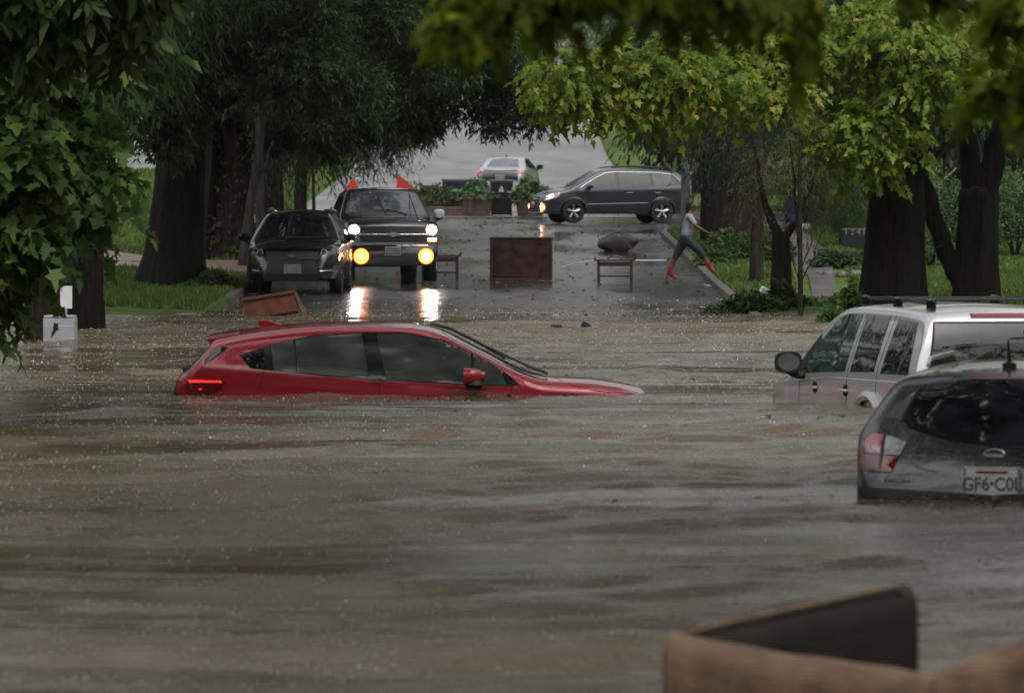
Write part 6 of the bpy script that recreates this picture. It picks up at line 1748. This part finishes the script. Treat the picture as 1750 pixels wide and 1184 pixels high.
# verge trees beyond
Yl = 168.0; x = T(1257, Yl)
tree('verge_tree', 'wide dark trunk on the right verge beyond the walking person', (x, Yl, gz(x, Yl)), [(x, Yl, gz(x, Yl) - .1), (x, Yl, 1.8), (x, Yl, 4), (x, Yl, 9)], [.55, .45, .42, .38], [((x, Yl, 3.2), (x - 2.2, Yl, 5), .14, .04), ((x, Yl, 3.3), (x + 2, Yl, 5), .14, .04)],
     [px_blob(1120, -40, 1420, 160, Yl, 3), px_blob(1190, 150, 1330, 290, Yl - 1, 1.4), px_blob(1090, 60, 1260, 210, Yl, 2)], 2600, 10, .7, .135, .06, LM['oak2'], M['bark_brown'], 123, T_DIA, .6, group='street trees on the right')
Ym = 178.0; x = T(1212, Ym)
tree('verge_tree', 'narrow dark trunk directly right of the walking person', (x, Ym, gz(x, Ym)), [(x, Ym, gz(x, Ym) - .1), (x - .03, Ym, 2), (x + .05, Ym, 3.6), (x + .1, Ym, 7)], [.23, .18, .17, .14], [((x, Ym, 2.7), (x - .6, Ym, 4), .07, .03)],
     [px_blob(1160, 150, 1270, 330, Ym, 1.2), px_blob(1060, 60, 1260, 220, Ym, 2)], 1500, 10, .6, .14, .07, LM['oak2'], M['bark_dark'], 124, T_DIA, .6, group='street trees on the right')
Yo_ = 140.0; x = T(1292, Yo_)
tree('verge_tree', 'straight grey-brown trunk left of the ivy-clad one', (x, Yo_, gz(x, Yo_)), [(x, Yo_, gz(x, Yo_) - .08), (x + .03, Yo_, 1.6), (x + .02, Yo_, 3), (x, Yo_, 7)], [.135, .115, .105, .09], [],
     [px_blob(1240, 60, 1400, 230, Yo_ + 2, 1.6)], 900, 10, .6, .12, .06, LM['oak2'], M['bark_brown'], 125, T_DIA, .6, group='street trees on the right')
Yp = 124.0; x = T(1335, Yp)
tree('ivy_tree', 'ivy-clad forked trunk with brownish sparse crown above the white bag', (x, Yp, gz(x, Yp)), [(x, Yp, gz(x, Yp) - .08), (x, Yp, .8), (x - .02, Yp, 1.35)], [.20, .165, .155],
     [((x - .03, Yp, 1.3), at(1308, 350, Yp), .10, .06), (at(1308, 350, Yp), at(1290, 250, Yp), .06, .02), ((x + .05, Yp, 1.3), at(1362, 380, Yp), .09, .05), (at(1362, 380, Yp), at(1395, 300, Yp), .045, .012), (at(1362, 380, Yp), at(1350, 240, Yp), .04, .012)],
     [px_blob(1280, 225, 1440, 400, Yp + .5, .9), px_blob(1260, 260, 1350, 380, Yp + .5, .7), px_blob(1330, 200, 1420, 330, Yp + .5, .7)], 900, 10, .45, .095, .035, LM['rust'], M['bark_ivy'], 126, T_DIA, .5, lo=.2, group='street trees on the right')
Yq = 119.0; x = T(1368, Yq)
tree('sapling', 'slender bare sapling standing alone right of the ivy-clad trunk', (x, Yq, gz(x, Yq)), [(x, Yq, gz(x, Yq) - .08), (x - .01, Yq, 1.2), (x - .02, Yq, 2.2), (x, Yq, 3.6)], [.045, .036, .03, .015],
     [((x, Yq, .48), at(1408, 393, Yq), .014, .005), ((x, Yq, .42), at(1345, 388, Yq), .013, .005), ((x, Yq, .75), at(1400, 368, Yq), .012, .004), ((x, Yq, 1.0), at(1350, 320, Yq), .012, .004)],
     [px_blob(1340, 200, 1410, 330, Yq, .35)], 90, 8, .35, .09, .03, LM['rust'], M['bark_brown'], 127, T_DIA, .5, group='street trees on the right')
# conifer-like dark shrub behind the number marker
for (px, py, w_, Y, lab) in ((1440, 330, 42, 172, 'dark evergreen shrub hanging above the house number marker'),):
    x = T(px, Y); b_ = gz(x, Y)
    tree('evergreen', lab, (x, Y, b_), [(x, Y, b_ - .1), (x, Y, 3)], [.1, .05], [], [px_blob(1395, 235, 1490, 400, Y, 1.0), px_blob(1420, 300, 1480, 405, Y, .8)], 1300, 10, .45, .12, .04, LM['oak'], M['bark_dark'], 128, T_NAR, .6)
shrub('low_shrub', 'low dark shrub with stones beside the footpath', T(1430, 151), 151, .62, 2400, .09, LM['oak2'], 41, .34)
shrub('low_shrub', 'low dark shrub touching the massive trunk', T(1475, 152), 152, .6, 2000, .09, LM['oak2'], 42, .34)
for i, (px, Y, s_) in enumerate(((1416, 144.6, .16), (1440, 144.9, .14), (1462, 145, .17), (1404, 145.5, .12))):
    lump('garden_stone', (T(px, Y), Y, gz(T(px, Y), Y) + s_ * .3), (s_, s_, s_ * .7), M['kerb'], ['rounded garden stone under the low shrub, third from its left end', 'small garden stone under the low shrub, second from the massive trunk', 'large garden stone nearest the massive trunk', 'smallest garden stone at the left end of the low shrub'][i], 'stone', seed=i + 1, sub=2)
# weeds and brush by the kerb
shrub('weed_clump', 'tangle of dark weeds at the water edge under the straight grey-brown trunk', T(1262, 122), 122, .46, 1500, .10, LM['weeds'], 51, .42)
shrub('weed_clump', 'dark weeds around the foot of the ivy-clad trunk', T(1335, 122.5), 122.5, .40, 1400, .10, LM['weeds'], 52, .42)
shrub('weed_clump', 'weeds between the white bag and the kerb', T(1298, 121.5), 121.5, .36, 1000, .09, LM['weeds'], 53, .30)
shrub('weed_clump', 'leafy weeds on the verge behind the straight grey-brown trunk', T(1262, 158), 158, .85, 2400, .13, LM['weeds'], 54, .65)
shrub('weed_clump', 'bright leafy plants on the verge beside the red boot', T(1222, 155), 155, .38, 700, .13, LM['hedge'], 55, .34)
shrub('weed_clump', 'leafy shrub behind the ivy-clad trunk on the verge', T(1310, 160), 160, .65, 1800, .13, LM['weeds'], 56, .6)
shrub('weed_clump', 'green sprouts growing at the foot of the massive trunk', T(1452, 120), 120, .20, 130, .13, LM['maple'], 57, .50, tmpl=T_MAP)
shrub('weed_clump', 'yellow-green sprig poking from the water before the silver suv roof', T(1420, 108), 108, .22, 90, .12, LM['maple'], 58, .26, tmpl=T_MAP, z=0.0)
shrub('weed_clump', 'dark ground cover at the foot of the massive left trunk', T(370, 137), 137, .55, 1500, .10, LM['weeds'], 59, .30)
# hedges on the right lawn
for i, (px, Y, r_, h_, lab) in enumerate(((1610, 158, 1.15, 2.0, 'tall pale green hedge bush seen between the massive trunk and the fork'), (1735, 158, 1.25, 2.1, 'tall pale green hedge bush at the right edge'), (1680, 161, 1.1, 2.1, 'hedge bush hidden behind the forked trunk'),
                         (1590, 152, .62, .75, 'small round shrub at the left foot of the hedge'), (1800, 160, 1.2, 2.2, 'hedge bush beyond the right edge'))):
    shrub('hedge_bush', lab, T(px, Y), Y, r_, 5200 if r_ > 1 else 1500, .085, LM['hedge'], 60 + i, h_, group='hedge along the right lawn')
shrub('hedge_bush', 'pale green round bush on the lawn behind the thin sapling', T(1428, 186), 186, .72, 2400, .11, LM['hedge'], 66, 1.7, group='hedge along the right lawn')
shrub('hedge_bush', 'grassy olive bush on the slope by the pale house', T(232, 205), 205, 1.0, 2200, .13, M['olive'], 67, .9)

# --- background trees
def bgtree(i, x, Y, h, r, label, m=None, z0=None):
    b_ = gz(x, Y); rg = random.Random(900 + i)
    bl = []
    for k in range(9):
        a = rg.uniform(0, 6.28); q = rg.uniform(.2, .75)
        bl.append((x + math.cos(a) * r * q, Y + math.sin(a) * r * q, b_ + h * rg.uniform(.28, .85), r * rg.uniform(.35, .6), r * rg.uniform(.35, .6), h * rg.uniform(.10, .2)))
    tree('background_tree', label, (x, Y, b_), [(x, Y, b_ - .2), (x, Y, b_ + h * .4), (x, Y, b_ + h * .8)], [r * .09, r * .07, r * .03], [((x, Y, b_ + h * .35), (x + r * .6, Y, b_ + h * .6), r * .05, .03), ((x, Y, b_ + h * .3), (x - r * .6, Y, b_ + h * .55), r * .05, .03)],
         bl, 1500, 9, r * .30, .30, .17, m or LM['oak2'], M['bark_dark'], 900 + i, T_OVAL, .5, lo=.3, group='trees behind the crossing')
bg = [(6.6, 232, 9, 3.6, 'green tree right behind the estate car bonnet'), (9.8, 226, 9, 3.6, 'dark tree behind the tail of the estate car'), (14.0, 222, 9, 4.0, 'tree behind the house number marker'),
      (19.0, 215, 10, 4.2, 'tree at the right end of the crossing'), (7.0, 262, 11, 4.0, 'tree on the right bank of the hill road'), (8.5, 300, 12, 5.0, 'taller tree higher on the right bank'),
      (14.0, 275, 13, 5.5, 'dense tree behind the right bank'), (-12.5, 262, 11, 4.2, 'tree above the green bank on the left'), (-16, 235, 10, 4.2, 'tree before the pale house'), (-11.5, 310, 12, 4.8, 'tree high on the left of the hill road'),
      (10.5, 350, 14, 6, 'large tree near the top of the hill on the right'), (-13.5, 370, 14, 6, 'large tree near the top of the hill on the left'), (-20, 290, 14, 6, 'tree far behind the pale house'), (23, 250, 13, 5.5, 'tree far behind the forked maple'),
      (-19.5, 205, 9, 3.8, 'tree left of the pale house'), (13, 196, 7, 2.6, 'small tree on the lawn behind the massive trunk'), (18, 186, 8, 3.2, 'tree behind the right hedge')]
for i, b_ in enumerate(bg): bgtree(i, *b_)
# far woods closing the view: one mass nobody could count
def far_wood():
    rg = np.random.default_rng(77)
    bl = []
    for x in np.arange(-62, 64, 6.0):
        for Y0, hh in ((300, 9), (360, 12), (430, 15), (520, 19)):
            Y_ = Y0 + rg.uniform(-18, 18); xx = x + rg.uniform(-2, 2)
            if -8.5 < xx < 6.5 and Y_ < 440: continue
            if abs(xx) < 16 and Y_ < 330: continue
            b_ = gz(xx, Y_)
            for q in range(3): bl.append((xx + rg.uniform(-2, 2), Y_ + rg.uniform(-3, 3), b_ + hh * (.2 + .3 * q), 4.2, 4, hh * .24))
    for x in np.arange(-18, 18, 4.5):
        b_ = gz(x, 470)
        for q in range(4): bl.append((x, 472, b_ + 2 + q * 4.2, 3.6, 3, 3.0))
    C, D, N_ = sprays(rg, bl, 26000, 5, 1.6, .4, lo=.5)
    n = len(C)
    o = leaf_block('far_wood', None, LM['far'], C, D, N_, .62 * rg.uniform(.6, 1.3, n), .40 * rg.uniform(.6, 1.3, n), T_DIA)
    tag(o, 'dense dark wood on the hillside closing the street', 'wood', kind='stuff')
far_wood()
# the same leafy street goes on behind and beside the camera, with unseen boughs added to block the sky; it shades the water and shows in glass and paint
def street_wood():
    rg = np.random.default_rng(78); bl = []
    for Y_ in np.arange(-70, 128, 7.0):
        for sx in (-1, 1):
            for q in range(3):
                x_ = sx * (10.5 + q * 5.5 + rg.uniform(-1, 1)) 
                if abs(x_) < .0745 * Y_ + 6.0 and Y_ > 0: x_ = sx * (.0745 * Y_ + 6.0 + q * 4)
                for z_ in ((2.5, 6.0) if Y_ > 40 else (2.5, 6.5, 11.0)): bl.append((x_, Y_ + rg.uniform(-2, 2), z_ + rg.uniform(-1, 1), 3.6, 4.2, 2.8))
            if Y_ < 40 or (Y_ > 75 and sx < 0): bl.append((sx * rg.uniform(5.6, 7.0), Y_, 10.5 + rg.uniform(-1, 2), 3.4, 3.6, 1.8))
    for x_ in np.arange(-24, 25, 5.0):
        for z_ in (1.5, 4): bl.append((x_, -32 + rg.uniform(-4, 4), z_, 4, 4, 2.8))
    cb = []
    for Y_ in np.arange(-28, 141, 5.0):      # unseen boughs over the street, gaps shaped to steer the sky light
        for x_ in (-4.5, -1.5, 1.5, 4.5):
            if rg.uniform() < (.95 if Y_ < 8 or (28 < Y_ < 45 and x_ > 1) else (1.0 if Y_ > 118 and x_ < -3 else (.0 if (x_ < -2 and 42 < Y_ < 72) or (x_ > 1 and Y_ > 92) else .22))): cb.append((x_ + rg.uniform(-1, 1), Y_ + rg.uniform(-2, 2), 10.5 + rg.uniform(-1.0, 3), 2.2, 2.6, 1.0))
    C, D, N_ = sprays(rg, bl, 20000, 5, 1.3, .3, lo=.2)
    for Y_ in np.arange(102, 158, 3.0):      # unseen foliage added to block the sky over the parked crossover
        for x_ in (-7.0, -5.0, -3.4): cb.append((x_, Y_ + rg.uniform(-1, 1), 9.4 + rg.uniform(-.6, 1.5), 1.6, 2.2, 1.0))
    for Y_ in np.arange(166, 200, 4.0):      # added likewise over the crossing mouth, to darken the estate car windows
        for x_ in np.arange(-4, 9, 2.6): cb.append((x_, Y_ + rg.uniform(-1, 1), 12.5 + rg.uniform(-.6, 2), 1.9, 2.6, 1.0))
    for Y_ in np.arange(24, 43, 2.2):        # unseen leaf mass added above the grey suv to keep its glass dark
        for x_ in (.5, 2.2, 4.0, 5.8): cb.append((x_, Y_, 9.6 + rg.uniform(0, 1.6), 1.7, 1.8, .9))
    for Y_ in np.arange(54, 65, 2.4):        # unseen leaf clumps added to darken the side glass of the red car
        for x_ in (-4.6, -3.0, -1.4, .2, 1.8):
            if rg.uniform() < .75: cb.append((x_, Y_, 10.0 + rg.uniform(0, 1.6), 1.4, 1.6, .8))
    C2, D2, N2 = sprays(rg, cb, 32000, 6, .9, .2, lo=.1)
    C = np.concatenate([C, C2]); D = np.concatenate([D, D2]); N_ = np.concatenate([N_, N2])
    n = len(C)
    o = leaf_block('roadside_wood_sky_block', None, LM['far'], C, D, N_, np.concatenate([np.full(n - len(C2), .95), np.full(len(C2), .5)]) * rg.uniform(.6, 1.3, n), np.concatenate([np.full(n - len(C2), .85), np.full(len(C2), .5)]) * rg.uniform(.6, 1.3, n), T_DIA)
    tag(o, 'dark leafy trees lining the flooded street around the viewpoint, with unseen boughs added to block the sky', 'wood', kind='stuff')
street_wood()
def flotsam():
    rg = np.random.default_rng(19); P = []
    for (cx_, cy_, sx_, sy_, k) in ((-1, 65.6, 2.6, .5, 90), (2.6, 41.6, 1.2, .6, 60), (3.2, 60.5, 1.4, 2.2, 70), (-3, 116, 3, 2, 60), (3, 120, 2.5, 3, 120), (-5, 95, 2.5, 6, 80), (0, 75, 5, 20, 120)):
        P.append(np.stack([rg.normal(cx_, sx_ * .6, k), rg.normal(cy_, sy_ * .6, k)], 1))
    P = np.concatenate(P); n = len(P)
    C = np.concatenate([P, np.full((n, 1), .012)], 1); D = unit(rg.normal(0, 1, (n, 3)) * np.array([1, 1, .05])); N_ = unit(rg.normal(0, .1, (n, 3)) + np.array([0, 0, 1.]))
    L_ = .07 * rg.uniform(.4, 1.6, n)
    o = leaf_block('floating_leaves', None, LM['rust'], C, D, N_, L_, L_ * np.where(rg.uniform(0, 1, n) > .5, .9, .2), T_OVAL)
    tag(o, 'leaves and twigs floating on the flood', 'leaves', kind='stuff')
flotsam()
# loose leaves and twigs washed along the street
def litter():
    rg = np.random.default_rng(9); n = 900
    Y = rg.uniform(118, 232, n); X = rg.uniform(-5, 4, n); Z = np.maximum(zr(Y) + .045, .02)
    C = np.stack([X, Y, Z], 1); D = unit(rg.normal(0, 1, (n, 3)) * np.array([1, 1, .1])); N_ = unit(rg.normal(0, .15, (n, 3)) + np.array([0, 0, 1.]))
    o = leaf_block('fallen_leaves', None, LM['rust'], C, D, N_, .12 * rg.uniform(.4, 1.5, n), .10, T_OVAL)
    tag(o, 'wet fallen leaves and twigs scattered on the street', 'leaves', kind='stuff')
litter()
# ------------------------------------------------------------------ rain haze
def haze():
    me = MB().box((0, 340, 29), (150, 700, 62)).mesh('haze')
    m = bpy.data.materials.new('rain_haze'); m.use_nodes = True; n = m.node_tree.nodes; l = m.node_tree.links
    n.remove(n['Principled BSDF'])
    v = n.new('ShaderNodeVolumePrincipled'); v.inputs['Color'].default_value = (.86, .88, .92, 1); v.inputs['Density'].default_value = HAZE; v.inputs['Anisotropy'].default_value = .3
    l.new(v.outputs[0], n['Material Output'].inputs['Volume'])
    o = link('haze', me, m); tag(o, 'thin rain haze in the air', kind='stuff')
HAZE = .00006
haze()
